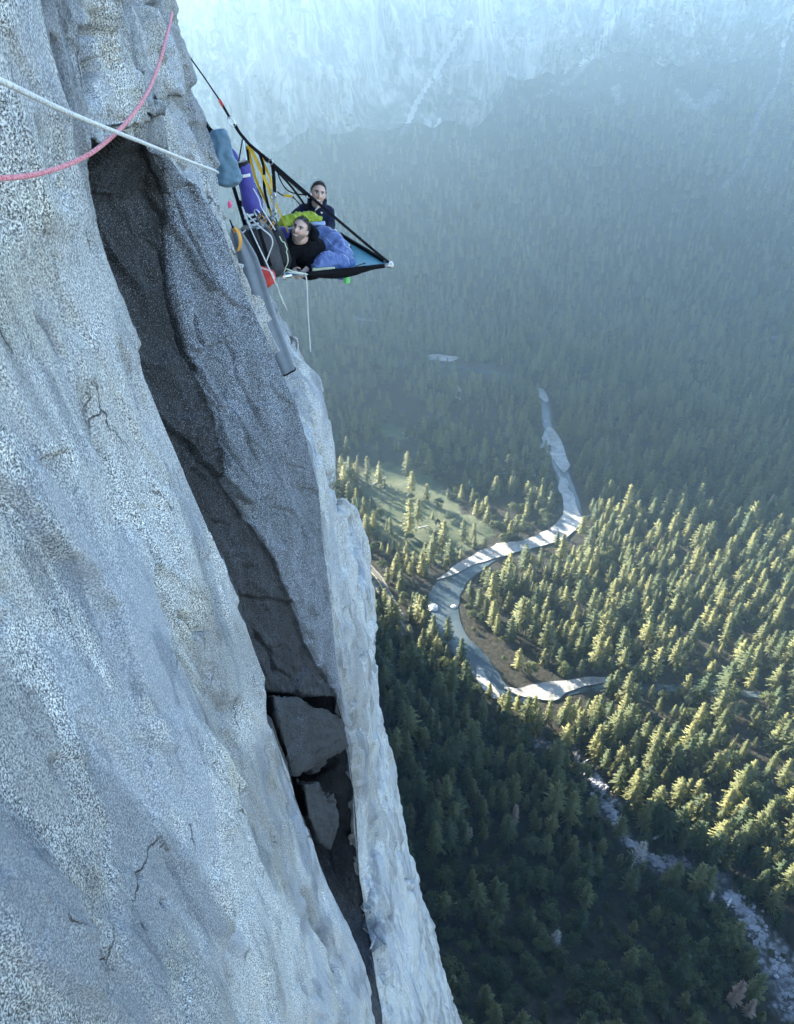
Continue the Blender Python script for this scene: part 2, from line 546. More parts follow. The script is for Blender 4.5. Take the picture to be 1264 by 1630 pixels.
    V[..., 1] += 1.5 * below
    # normals of the smooth loft
    du = np.gradient(V, axis=1)
    dv = np.gradient(V, axis=0)
    N = np.cross(dv, du)
    N /= np.maximum(np.linalg.norm(N, axis=2, keepdims=True), 1e-9)
    P = V.reshape(-1, 3)
    Nf = N.reshape(-1, 3)
    Sf = Sg.ravel()
    Tf = Tg.ravel()
    zf = P[:, 2]
    a_left = np.isin(Sf, (0, 1)).astype(float)
    a_dark = np.isin(Sf, (2, 3)).astype(float)
    a_pale = np.isin(Sf, (4, 5, 6, 7, 8)).astype(float)
    # keep edges true: fade displacement toward the edge that ends a span
    Q = P.copy()
    Q[:, 1] += 0.16 * P[:, 2]                     # features lean with the wall
    d = np.zeros(len(P))
    near = zf > -26
    q = Q[near]
    wa = q[:, 1] + 0.022 * fbm(q * 6, 3, 15)
    wb = q[:, 2] + 0.05 * fbm(q * 5, 3, 16)
    al, ad, ap = a_left[near] > 0, a_dark[near] > 0, a_pale[near] > 0
    dn = np.zeros(len(q))
    # near face: long plates, thin exfoliation sheets with crisp edges, fine waviness
    ql, la, lb = q[al], wa[al], wb[al]
    f1, g1 = facets(la * 2.1, lb * 0.55, 1000)
    f2, g2 = facets(la * 6.0 + 3, lb * 1.9, 1010)
    st = fbm(ql * (1.0, 2.3, 0.34), 4, 21) * 3.6
    fr = st - np.floor(st)
    v = 0.008 * fbm(ql * (0.9, 0.9, 0.55), 3, 1) + 0.004 * fbm(ql * (3.4, 3.8, 1.1), 4, 5) + 0.032 * f1 + 0.014 * f2
    v += 0.022 * (np.floor(st) + sstep(0.90, 1.0, fr)) + 0.004 * fbm(ql * (16, 16, 7), 3, 31) - 0.006 * sstep(0.06, 0.0, g2) * sstep(0.1, 0.4, fbm(ql * 1.7, 2, 33))
    dn[al] = v - v.mean()
    # dark corner: broken, ridged
    qd, da_, db_ = q[ad], wa[ad], wb[ad]
    f2, g2 = facets(da_ * 3.4 + 0.9 * db_, db_ * 0.8, 1030)
    f3, g3 = facets(da_ * 11 + 2.4 * db_, db_ * 3.2, 1040)
    f4, g4 = facets(da_ * 30 + 4 * db_, db_ * 11, 1045)
    v = 0.048 * f2 + 0.020 * f3 + 0.006 * f4 + 0.002 * fbm(qd * 40, 2, 51)
    v -= 0.012 * sstep(0.035, 0.0, g2) * sstep(-0.1, 0.2, fbm(qd * 1.5, 2, 36))
    dn[ad] = v - v.mean()
    # outer face: flutes and plates running down, blocky at the top
    qp, pa_, pb_ = q[ap], wa[ap], wb[ap]
    f1, g1 = facets(pa_ * 1.5, pb_ * 0.30, 1050)
    f2, g2 = facets(pa_ * 3.6, pb_ * 0.8, 1060)
    f3, g3 = facets(pa_ * 9, pb_ * 3.2, 1070)
    top = sstep(-1.6, -0.9, qp[:, 2])
    low = 1 - top
    v = low * (0.085 * f1 + 0.050 * f2 + 0.014 * fbm(qp * (1.0, 1.6, 0.25), 4, 61) - 0.03 * sstep(0.05, 0.0, g2)) + 0.030 * f3 + 0.013 * fbm(qp * (14, 14, 5), 4, 71)
    f4, g4 = facets(pa_ * 3.0, pb_ * 2.2, 1080)
    f5, g5 = facets(pa_ * 8.0, pb_ * 5.5, 1090)
    v += top * (0.060 * f4 + 0.024 * f5 - 0.020 * sstep(0.06, 0.0, g5) * sstep(0.0, 0.3, fbm(qp * 3, 2, 35)) + 0.02 * ridged(qp * (3, 3, 2), 3, 91))
    v -= np.where(top > 0.5, 0.03, 0.0)
    dn[ap] = v
    d[near] = dn
    d[~near] = 1.2 * fbm(Q[~near] * (0.05, 0.05, 0.02), 4, 3) * sstep(-24, -60, zf[~near]) + 0.05
    # the traced edges stay true
    d *= np.where(Sf == 3, 1 - 0.8 * sstep(0.94, 1.0, Tf), 1) * np.where((Sf == 4) & (zf < -0.8), sstep(-0.06, 0.16, Tf), 1) * np.where(Sf == 1, 1 - 0.8 * sstep(0.975, 1.0, Tf), 1)
    # smooth the weights across columns so spans meet
    d = d.reshape(nr, nc)
    for _ in range(3):
        d[:, 1:-1] = 0.5 * d[:, 1:-1] + 0.25 * (d[:, :-2] + d[:, 2:])
    d = d.ravel()
    px, depz = project(P)
    front = depz > 0.3
    # the corner is two planes: a black inner one, and a paler outer one standing slightly proud
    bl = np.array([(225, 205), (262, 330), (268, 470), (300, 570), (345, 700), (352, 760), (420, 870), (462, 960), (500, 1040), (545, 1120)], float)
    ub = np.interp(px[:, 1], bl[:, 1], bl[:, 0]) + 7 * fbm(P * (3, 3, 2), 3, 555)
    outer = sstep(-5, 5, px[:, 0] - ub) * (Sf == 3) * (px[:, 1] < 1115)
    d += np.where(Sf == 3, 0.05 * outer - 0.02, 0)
    for cracks, segs in ((LEFT_CRACKS, (0, 1)), (RIGHT_CRACKS, (4, 5, 6, 7)), (DARK_CRACKS, (2, 3))):
        okm = front & np.isin(Sf, segs)
        idx = np.where(okm)[0]
        for line, w, dp in cracks:
            L = np.array(line, dtype=float)
            b = (px[idx, 0] > L[:, 0].min() - 30) & (px[idx, 0] < L[:, 0].max() + 30) & (px[idx, 1] > L[:, 1].min() - 30) & (px[idx, 1] < L[:, 1].max() + 30)
            ii = idx[b]
            if not len(ii):
                continue
            wob = px[ii] + 3.0 * np.stack([vnoise(P[ii] * 9, 7), vnoise(P[ii] * 9, 8)], 1)
            dd, pos = poly_dist(wob, L)
            taper = np.clip(np.minimum(pos, 1 - pos) * 6, 0.25, 1)
            d[ii] -= (0.8 if cracks is DARK_CRACKS else 2.0) * dp * taper * np.exp(-(dd / ((0.7 if cracks is DARK_CRACKS else 1.0) * w * taper)) ** 2)
    # overlapping sheets on the near face: each drops a few centimetres along a traced edge
    il = np.where(front & (Sf == 1))[0]
    lw = 2.5 * fbm(P[il] * 7, 3, 571)
    for line, dp, fall in SHEETS:
        L = np.array(line, float)
        du = px[il, 0] + lw - np.interp(px[il, 1], L[:, 1], L[:, 0])
        vt = np.clip(np.minimum(px[il, 1] - L[0, 1], L[-1, 1] - px[il, 1]) / 40.0, 0, 1)
        d[il] -= 2.0 * dp * vt * sstep(-1.5, 2.5, du) * np.exp(-np.maximum(du, 0) / fall)
    P2 = P + Nf * d[:, None]
    me = mesh_from('cliff', P2, grid_faces(nr, nc)[:, ::-1])
    # rock kinds; the corner's value paints the recess's shade over dark rock
    recess_shade = a_dark * sstep(topz + 0.05, topz - 0.1, zf) * np.where(Sf == 3, 1.3, 1.3)
    recess_shade = recess_shade.reshape(nr, nc)
    patch = np.zeros(len(P))
    for (cx, cy, rx, ry, a) in ((30, 930, 75, 60, 1.0), (70, 1190, 40, 90, 1.0), (95, 1250, 40, 60, .8), (60, 640, 60, 60, .8), (20, 880, 30, 40, 1), (150, 860, 30, 60, .5),
                                (350, 1080, 40, 90, 1.0), (380, 1350, 14, 60, .8), (370, 1540, 30, 80, .9), (150, 690, 25, 140, .5), (80, 470, 60, 110, .5), (60, 120, 60, 160, .3),
                                (455, 1150, 30, 160, 1.0), (400, 920, 40, 120, .5), (10, 1050, 25, 90, .6)):
        e = ((px[:, 0] - cx) / rx) ** 2 + ((px[:, 1] - cy) / ry) ** 2
        patch = np.maximum(patch, a * sstep(1.5, 0.5, e) * a_left)
    patch *= front
    pale = np.zeros(len(P))
    for (cx, cy, rx, ry, a) in ((80, 720, 70, 60, 1.0), (110, 950, 110, 180, 1.0), (60, 620, 50, 60, .6), (300, 1000, 200, 260, .2), (200, 1250, 160, 160, .9), (300, 1500, 90, 120, .8)):
        e = ((px[:, 0] - cx) / rx) ** 2 + ((px[:, 1] - cy) / ry) ** 2
        pale = np.maximum(pale, a * sstep(1.6, 0.3, e) * a_left)
    pale = np.maximum(pale * front, 0.25 * a_pale)
    add_attr(me, 'recess_shade', recess_shade.ravel())
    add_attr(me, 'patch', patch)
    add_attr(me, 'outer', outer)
    add_attr(me, 'pale', pale)
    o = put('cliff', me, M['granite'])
    return tag(o, 'sheer pale grey granite face with a dark shaded corner filling the left side', None, None, 'structure')


cliff = build_cliff()

# ------------------------------------------------------------------ valley floor, far mountainside
def toe_y(x):
    return 1120 + 0.10 * x + 40 * np.sin(x / 260.0)


def terrain_z(x, y):
    x = np.asarray(x, dtype=np.float64)
    y = np.asarray(y, dtype=np.float64)
    w = y - toe_y(x)
    up = 0.66 * 0.5 * (np.sqrt(w * w + 60.0 ** 2) + w)
    up = np.maximum(up - 0.66 * 0.5 * (np.sqrt(110.0 ** 2 + 60.0 ** 2) - 110), 0)
    P = np.stack([x, y, np.zeros_like(x)], -1).reshape(-1, 3)
    nz = fbm(P * 0.004, 4, 201).reshape(x.shape) * 45 + ridged(P * np.array([0.0035, 0.0012, 1]), 3, 207).reshape(x.shape) * 30
    up = up + nz * sstep(20, 220, w)
    # rubble apron under the near cliff
    ap = sstep(240, 40, np.hypot(x - 30, y)) * 45
    cap = np.interp(x, [-970, -830], [-215, 60])
    return np.minimum(FLOOR + up + ap, cap)


def hit(u, v, steps=900, far=3500):
    d = np.array(ray(u, v))
    ts = np.geomspace(250, far, steps)
    p = d[None, :] * ts[:, None]
    h = terrain_z(p[:, 0], p[:, 1])
    k = np.argmax(p[:, 2] < h)
    if p[k, 2] >= h[k]:
        k = steps - 1
    return p[k]


RIVER = [((560, 566), 12), ((640, 576), 12), ((690, 580), 14), ((750, 588), 14), ((810, 600), 12), ((845, 615), 14), ((868, 640), 13), ((870, 668), 12), ((878, 700), 16), ((888, 735), 20), ((900, 770), 22), ((912, 805), 26),
         ((908, 832), 30), ((870, 856), 22), ((820, 872), 22), ((775, 890), 26), ((735, 915), 36), ((712, 945), 48), ((708, 980), 46), ((724, 1015), 40), ((752, 1045), 36),
         ((780, 1080), 34), ((810, 1106), 26), ((860, 1108), 22), ((920, 1098), 17), ((1000, 1094), 14), ((1090, 1098), 14), ((1180, 1104), 13), ((1290, 1112), 14), ((1420, 1125), 14)]
SANDBARS = {
    'bend': [(690, 925), (715, 905), (745, 888), (765, 874), (800, 864), (850, 855), (882, 838), (898, 815), (896, 790), (888, 765), (892, 750), (903, 765), (914, 790), (924, 815), (924, 838), (908, 852), (870, 868), (830, 877), (790, 887), (765, 898), (735, 907), (705, 920)],
    'upper': [(862, 700), (872, 682), (882, 680), (892, 698), (902, 715), (908, 738), (903, 752), (894, 748), (884, 738), (870, 722), (860, 712)],
    'point': [(752, 1062), (768, 1070), (785, 1090), (798, 1108), (785, 1112), (768, 1098), (756, 1080)],
    'shore': [(800, 1096), (830, 1100), (862, 1090), (885, 1085), (960, 1080), (1000, 1084), (958, 1092), (905, 1100), (880, 1112), (858, 1114), (830, 1110)],
    'far': [(672, 567), (690, 564), (712, 567), (735, 570), (720, 576), (698, 574), (680, 572)],
    'far2': [(856, 616), (870, 622), (876, 638), (868, 640), (860, 630)],
    'meadow_edge': [(720, 616), (732, 614), (738, 626), (734, 640), (727, 632)],
}
MEADOWS = [[(572, 755), (610, 735), (650, 738), (690, 760), (720, 790), (735, 815), (790, 838), (780, 858), (735, 885), (700, 900), (660, 885), (620, 870), (590, 840), (575, 800)],
           [(600, 672), (640, 680), (668, 690), (640, 700), (605, 692)]]
TALUS = [((850, 1185), 26), ((900, 1185), 22), ((945, 1235), 24), ((965, 1280), 26), ((1005, 1345), 26), ((1050, 1375), 24), ((1105, 1385), 30), ((1150, 1410), 30), ((1190, 1460), 48), ((1230, 1520), 70), ((1290, 1600), 110)]


def ribbon_px(line, z, n=10):
    pts = np.array([p for p, w in line], dtype=float)
    wid = np.array([w for p, w in line], dtype=float)
    t = np.arange(len(pts))
    tt = np.linspace(0, len(pts) - 1, (len(pts) - 1) * n + 1)
    # smooth (Catmull-Rom)
    out = []
    for q in tt:
        i = min(int(q), len(pts) - 2)
        f = q - i
        p0, p1, p2, p3 = pts[max(i - 1, 0)], pts[i], pts[i + 1], pts[min(i + 2, len(pts) - 1)]
        out.append(0.5 * ((2 * p1) + (-p0 + p2) * f + (2 * p0 - 5 * p1 + 4 * p2 - p3) * f * f + (-p0 + 3 * p1 - 3 * p2 + p3) * f ** 3))
    W = np.interp(tt, t, wid)
    C = np.array([PZ(p[0], p[1], z) for p in out])
    depth = C[:, 1] * CP - C[:, 2] * SP
    hw = W / FPX * depth * 0.5
    return C, hw


RC, RW = ribbon_px(RIVER, FLOOR)
TC, TW = ribbon_px(TALUS, FLOOR)
ROAD = [((560, 880), 10), ((598, 920), 10), ((612, 945), 10), ((625, 968), 10), ((650, 1010), 10)]
RD, RDW = ribbon_px(ROAD, FLOOR)


def river_dist(x, y):
    P = np.stack([x, y], -1).reshape(-1, 2)
    best = np.full(len(P), 1e9)
    for a in range(0, len(RC), 2):
        dd = np.hypot(P[:, 0] - RC[a, 0], P[:, 1] - RC[a, 1]) - RW[a]
        best = np.minimum(best, dd)
    return best


def build_terrain():
    xs = np.concatenate([np.linspace(-3200, -420, 60)[:-1], np.arange(-420, 1300, 8.0), np.linspace(1300, 3200, 40)])
    ys = np.concatenate([np.linspace(-1500, 100, 30)[:-1], np.arange(100, 1200, 7.0), np.arange(1200, 2100, 12.0), np.linspace(2100, 2700, 20)])
    X, Y = np.meshgrid(xs, ys)
    Z = terrain_z(X, Y)
    Pn = np.stack([X.ravel(), Y.ravel(), np.zeros(X.size)], 1)
    back = Y - np.interp(X, FX, FY)
    Z = np.where(back > 10, np.minimum(Z, terrain_z(X, np.minimum(Y, np.interp(X, FX, FY) + 10)) - 0.5 * (back - 10)), Z)
    fl = sstep(15, 45, river_dist(X, Y)).reshape(X.shape)
    for a in range(len(RD)):
        fl = fl * sstep(9, 24, np.hypot(X - RD[a, 0], Y - RD[a, 1]))
    Z = Z + fl * (fbm(Pn * 0.02, 3, 231).reshape(X.shape) * 1.6 + 0.6)
    V = np.stack([X, Y, Z], -1).reshape(-1, 3)
    me = mesh_from('valley_floor', V, grid_faces(len(ys), len(xs)))
    px, dp = project(V)
    md = np.zeros(len(V))
    for poly in MEADOWS:
        md = np.maximum(md, inside(px, poly).astype(float))
    tl = np.zeros(len(V))
    for a in range(len(TC)):
        dd = np.hypot(V[:, 0] - TC[a, 0], V[:, 1] - TC[a, 1]) / TW[a]
        tl = np.maximum(tl, sstep(1.6, 0.7, dd))
    sc = np.zeros(len(V))
    for line, w in CHUTES:
        dd, pos = poly_dist(px, line)
        sc = np.maximum(sc, sstep(w, w * 0.4, dd))
    front = dp > 10
    add_attr(me, 'meadow', md * front)
    add_attr(me, 'talus', np.maximum(tl * (V[:, 1] < 700), sc * front * (V[:, 1] > 900)))
    o = put('valley_floor', me, M['ground'])
    return tag(o, 'valley floor and wooded far mountainside seen far below the cliff', None, None, 'structure')


CHUTES = [([(748, 35), (728, 60), (715, 80), (694, 116), (684, 130), (662, 165), (650, 196), (636, 218)], 6), ([(960, 60), (930, 100), (905, 130)], 8), ([(985, 20), (955, 70), (920, 120), (870, 150), (830, 165)], 5),
          ([(1264, 20), (1245, 80), (1240, 130), (1205, 190), (1190, 260), (1150, 300)], 7), ([(700, 190), (684, 236)], 5),
          ([(560, 505), (600, 512), (620, 515)], 6), ([(980, 140), (985, 160)], 14), ([(1080, 150), (1110, 175), (1140, 150)], 16), ([(1150, 560), (1200, 545), (1260, 530)], 4)]


def ground_mat():
    t = NT('ground')
    P = t.coord()
    n1 = t.noise(P, 0.035, 6, 0.6)
    n2 = t.noise(P, 0.3, 4, 0.6)
    duff = t.mix(t.ramp(n2, [(0.35, 0.0), (0.65, 1.0)]), (0.010, 0.011, 0.008), (0.034, 0.031, 0.025))
    grass = t.mix(t.ramp(n1, [(0.35, 0.0), (0.65, 1.0)]), (0.022, 0.034, 0.020), (0.085, 0.092, 0.056))
    rock = t.ramp(t.voro(P, 0.35), [(0.1, (0.20, 0.20, 0.21)), (0.5, (0.11, 0.11, 0.12)), (0.8, (0.04, 0.04, 0.04))])
    rock = t.mix(t.ramp(n2, [(0.45, 0.0), (0.6, 0.8)]), rock, duff)
    mf = t.ramp(t.math('ADD', t.attr('meadow'), t.math('MULTIPLY', t.math('SUBTRACT', t.noise(P, 0.06, 6, 0.7), 0.5), 2.2)), [(0.35, 0.0), (0.75, 1.0)])
    tf = t.ramp(t.math('ADD', t.attr('talus'), t.math('MULTIPLY', t.math('SUBTRACT', t.noise(P, 0.05, 6, 0.7), 0.5), 2.6)), [(0.55, 0.0), (0.85, 1.0)])
    c = t.mix(mf, duff, grass)
    c = t.mix(tf, c, rock)
    nb = t.bump(n2, 0.6, 1.0)
    return t.finish(t.bsdf(c, 0.95, nb, Specular_IOR_Level=0.1))


def far_cliff_mat():
    t = NT('far_granite')
    P = t.coord()
    Pv = t.coord(scale=(1, 1, 0.16))
    a = t.noise(Pv, 0.045, 8, 0.68, 0.5)
    b = t.noise(P, 0.012, 5, 0.6)
    c = t.ramp(a, [(0.32, (0.03, 0.032, 0.035)), (0.47, (0.09, 0.09, 0.09)), (0.60, (0.21, 0.205, 0.20))])
    geo = t.n('ShaderNodeNewGeometry')
    up = t.n('ShaderNodeSeparateXYZ', ins={0: geo.outputs['Normal']}).outputs[2]
    veg = t.math('ADD', up, t.math('MULTIPLY', t.math('SUBTRACT', t.noise(P, 0.07, 7, 0.7), 0.5), 0.9))
    c = t.mix(t.ramp(veg, [(0.62, 0.0), (0.80, 0.8)]), c, (0.045, 0.06, 0.04))
    c = t.mix(t.ramp(b, [(0.5, 0.0), (0.7, 0.4)]), c, (0.25, 0.24, 0.23))
    c = t.mix(t.ramp(t.math('ADD', t.attr('chute'), t.math('MULTIPLY', t.math('SUBTRACT', t.noise(P, 0.06, 4, 0.6), 0.5), 0.9)), [(0.4, 0.0), (0.6, 1.0)]), c, (0.27, 0.265, 0.26))
    nb = t.bump(a, 0.9, 8.0)
    return t.finish(t.bsdf(c, 0.9, nb, Specular_IOR_Level=0.2))


M['ground'] = ground_mat()
M['far_granite'] = far_cliff_mat()

# far cliffs: foot line traced where the rock meets the forest, then up past the top of the picture
FOOT = [(300, 262), (440, 250), (500, 226), (560, 212), (620, 216), (660, 200), (705, 200), (760, 186), (800, 150), (830, 112), (900, 108), (960, 78), (1020, 84), (1090, 108), (1140, 100), (1200, 96), (1264, 60), (1400, 30)]


def build_far_cliffs():
    fp = np.array([hit(*p) for p in FOOT])
    fp = fp[np.argsort(fp[:, 0])]
    xs = np.concatenate([np.linspace(-3000, -650, 70)[:-1], np.arange(-650, 1500, 6.0), np.linspace(1500, 3000, 40)])
    fy = np.interp(xs, fp[:, 0], fp[:, 1])
    ky = 12
    k = np.ones(ky) / ky
    fy = np.convolve(np.pad(fy, ky, mode='edge'), k, 'same')[ky:-ky]
    fy = fy + 26 * fbm(np.stack([xs * 0.02, xs * 0, xs * 0], 1), 4, 333)
    fz = terrain_z(xs, fy)
    # ridge height: a notch on the left lets the low sun in
    top = np.interp(xs, [-3000, -970, -840, -700, -200, 300, 900, 3000], [-170, -170, 50, 60, 55, 50, 60, 80])
    rows = np.concatenate([np.linspace(-0.12, 1, 90), np.linspace(1.05, 2.0, 10)])
    V = np.zeros((len(rows), len(xs), 3))
    for i, r in enumerate(rows):
        if r <= 1:
            V[i, :, 0] = xs
            V[i, :, 1] = fy + 130 * np.sign(r) * abs(r) ** 0.9 + (0 if r >= 0 else 6)
            V[i, :, 2] = fz + (top - fz) * r
        else:
            V[i, :, 0] = xs
            V[i, :, 1] = fy + 130 + 700 * (r - 1)
            V[i, :, 2] = top - 25 * (r - 1)
    P = V.reshape(-1, 3)
    d = 70 * fbm(P * (0.0045, 0.0, 0.0018), 4, 301) + 46 * ridged(P * (0.011, 0, 0.0035), 4, 307) + 26 * facets(P[:, 0] * 0.016, P[:, 2] * 0.008, 331)[0] + 12 * facets(P[:, 0] * 0.045, P[:, 2] * 0.022, 337)[0] + 9 * fbm(P * (0.05, 0.05, 0.016), 4, 311)
    d = d - 10
    P[:, 1] -= d * np.clip((P[:, 2] - np.tile(fz, len(rows))) / 60 + 0.35, 0, 1)
    P[:, 2] = np.minimum(P[:, 2], 148)
    me = mesh_from('far_cliffs', P, grid_faces(len(rows), len(xs))[:, ::-1])
    cpx, cdp = project(P)
    ch = np.zeros(len(P))
    for line, w in CHUTES:
        ch = np.maximum(ch, sstep(w, w * 0.4, poly_dist(cpx, line)[0]))
    add_attr(me, 'chute', ch)
    o = put('far_cliffs', me, M['far_granite'])
    tag(o, 'pale hazy granite cliffs above the forest across the valley', None, None, 'structure')
    rr = np.repeat(rows, len(xs))
    return xs, fy, np.concatenate([P, rr[:, None]], 1)


FX, FY, CLIFFP = build_far_cliffs()
terrain = build_terrain()


def build_buttress():
    # the rest of the near massif: hidden from here behind the arete, it keeps the near valley in shade
    foot = [(-3.6, 9.5), (-60, 190), (-168, 590), (-420, 680), (-1100, 640), (-1700, 200), (-1700, -1400), (-240, -1400), (-60, -300), (-9, -30), (-4.6, -3.2)]
    pts = []
    for i in range(len(foot) - 1):
        a, b = np.array(foot[i], float), np.array(foot[i + 1], float)
        n = max(2, int(np.linalg.norm(b - a) / 25))
        for k in range(n):
            pts.append(a + (b - a) * k / n)
    pts.append(np.array(foot[-1], float))
    pts = np.array(pts)
    zs = np.concatenate([np.linspace(-434, 100, 40), [120]])
    V = np.zeros((len(zs), len(pts), 3))
    for i, zz in enumerate(zs):
        V[i, :, :2] = pts
        V[i, :, 2] = zz
    P = V.reshape(-1, 3)
    far = sstep(20, 90, np.hypot(P[:, 0], P[:, 1]))
    P[:, 0] -= far * np.abs(16 * fbm(P * (0.02, 0.02, 0.008), 4, 401))
    P[:, 1] -= far * np.abs(10 * fbm(P * (0.02, 0.02, 0.008), 4, 407))
    F = grid_faces(len(zs), len(pts))[:, ::-1].tolist()
    nc = len(pts)
    base = (len(zs) - 1) * nc
    Vl = P.tolist()
    Vl.append([-700, -300, 148])
    top = len(Vl) - 1
    me = bpy.data.meshes.new('buttress')
    me.from_pydata(Vl, [], F + [[base + j + 1, base + j, top] for j in range(nc - 1)] + [[base, base + nc - 1, top]])
    me.update()
    o = put('rock_buttress', me, M['far_granite'])
    tag(o, 'bulk of the granite massif running on behind the near cliff', None, None, 'structure')


build_buttress()


# ------------------------------------------------------------------ river, sandbars
def water_mat():
    t = NT('river_water')
    P = t.coord()
    w = t.noise(P, 0.35, 4, 0.6)
    depth = t.ramp(t.noise(P, 0.03, 4, 0.6), [(0.35, (0.012, 0.022, 0.028)), (0.65, (0.055, 0.070, 0.075))])
    return t.finish(t.bsdf(depth, 0.12, t.bump(w, 0.15, 0.3), IOR=1.33))


M['water'] = water_mat()
M['sand'] = simple('river_sand', (0.21, 0.205, 0.195), 0.95, 0.5, 0.12, 0.5, 0.8, detail=8)


def build_river():
    n = len(RC)
    T = np.gradient(RC[:, :2], axis=0)
    T /= np.linalg.norm(T, axis=1, keepdims=True)
    Nn = np.stack([-T[:, 1], T[:, 0]], 1)
    wob = vnoise(RC * 0.03, 5) * 0.14 + vnoise(RC * 0.11, 6) * 0.12 + 1
    wob2 = vnoise(RC * 0.035 + 9, 7) * 0.16 + vnoise(RC * 0.13, 8) * 0.12 + 1
    rows = []
    for s in np.linspace(-1, 1, 7):
        p = RC.copy()
        p[:, :2] += Nn * (RW * (wob if s > 0 else wob2) * s)[:, None]
        p[:, 2] = FLOOR + 0.5
        rows.append(p)
    V = np.stack(rows, 0).reshape(-1, 3)
    me = mesh_from('river', V, grid_faces(7, n))
    if me.polygons[0].normal.z < 0:
        me.flip_normals()
    tag(put('river', me, M['water']), 'river winding through the valley', None, None, 'structure')
    for k, poly in SANDBARS.items():
        P = [PZ(u, v, FLOOR + 0.9) for u, v in poly]
        # rounded outline
        Q = []
        for i in range(len(P)):
            a, b = P[i], P[(i + 1) % len(P)]
            for f_ in (0.2, 0.4, 0.6, 0.8):
                q_ = a.lerp(b, f_)
                ww = vnoise(np.array([[q_.x * 0.07, q_.y * 0.07, 0.0], [q_.x * 0.07, q_.y * 0.07, 5.5]]), 12) * 3.2
                Q.append(Vector((q_.x + ww[0], q_.y + ww[1], q_.z)))
        bm = bmesh.new()
        f = bm.faces.new([bm.verts.new(q) for q in Q])
        f.normal_update()
        if f.normal.z < 0:
            f.normal_flip()
        r = bmesh.ops.extrude_face_region(bm, geom=[f])
        for v in r['geom']:
            if isinstance(v, bmesh.types.BMVert):
                v.co.z += 0.35
        bmesh.ops.recalc_face_normals(bm, faces=bm.faces)
        me = bpy.data.meshes.new('sandbar')
        bm.to_mesh(me)
        bm.free()
        tag(put('sandbar', me, M['sand']), None, None, None, 'structure')


build_river()
# ------------------------------------------------------------------ trees
def foliage_mat(name, lo, hi, trans=0.35):
    t = NT(name)
    P = t.coord()
    oi = t.n('ShaderNodeObjectInfo').outputs['Random']
    f = t.math('ADD', t.math('MULTIPLY', oi, 0.65), t.math('MULTIPLY', t.noise(P, 0.45, 3, 0.6), 0.35))
    c = t.mix(t.ramp(f, [(0.15, 0.0), (0.85, 1.0)]), lo, hi)
    d = t.bsdf(c, 0.75, None, Specular_IOR_Level=0.25)
    tr = t.n('ShaderNodeBsdfTranslucent', ins={'Color': t.mix(1.0, c, (1.25, 1.25, 0.7), 'MULTIPLY')}).outputs[0]
    m = t.n('ShaderNodeMixShader', ins={0: trans, 1: d, 2: tr})
    return t.finish(m.outputs[0])


M['needles'] = foliage_mat('pine_needles', (0.026, 0.045, 0.022), (0.140, 0.140, 0.056))
M['leaves'] = foliage_mat('oak_leaves', (0.020, 0.036, 0.016), (0.080, 0.092, 0.038))
M['dead_needles'] = foliage_mat('dead_needles', (0.16, 0.10, 0.075), (0.26, 0.19, 0.15), 0.15)
M['bare_twigs'] = foliage_mat('bare_twigs', (0.20, 0.19, 0.18), (0.34, 0.32, 0.30), 0.1)
M['bark'] = simple('pine_bark', (0.11, 0.075, 0.055), 0.95, 0.4, 1.5, 0.5, 4.0)
M['grey_wood'] = simple('weathered_wood', (0.42, 0.40, 0.38), 0.9, 0.25, 1.2, 0.4, 5.0)


def cards(C, D, Uo, ln, wd, N):
    # C centres, D long axis, Uo wide axis, N shading normals; a bent card of two quads would cost double, one quad reads well at this size
    a = D * (ln * 0.5)[:, None]
    b = Uo * (wd * 0.5)[:, None]
    V = np.stack([C - a - b * 0.6, C - a + b * 0.6, C + a + b * 0.35, C + a - b * 0.35], 1)
    fn = np.cross(V[:, 1] - V[:, 0], V[:, 3] - V[:, 0])
    flip = (fn * N).sum(1) < 0
    V[flip] = V[flip][:, ::-1]
    F = np.arange(len(C) * 4).reshape(-1, 4)
    return V.reshape(-1, 3), F, np.repeat(N, 4, axis=0)


def unit(A):
    return A / np.maximum(np.linalg.norm(A, axis=-1, keepdims=True), 1e-9)


def crown_mesh(name, V, F, N, mat):
    me = mesh_from(name, V, F, True)
    me.normals_split_custom_set_from_vertices([tuple(n) for n in N])
    me.materials.append(mat)
    return me


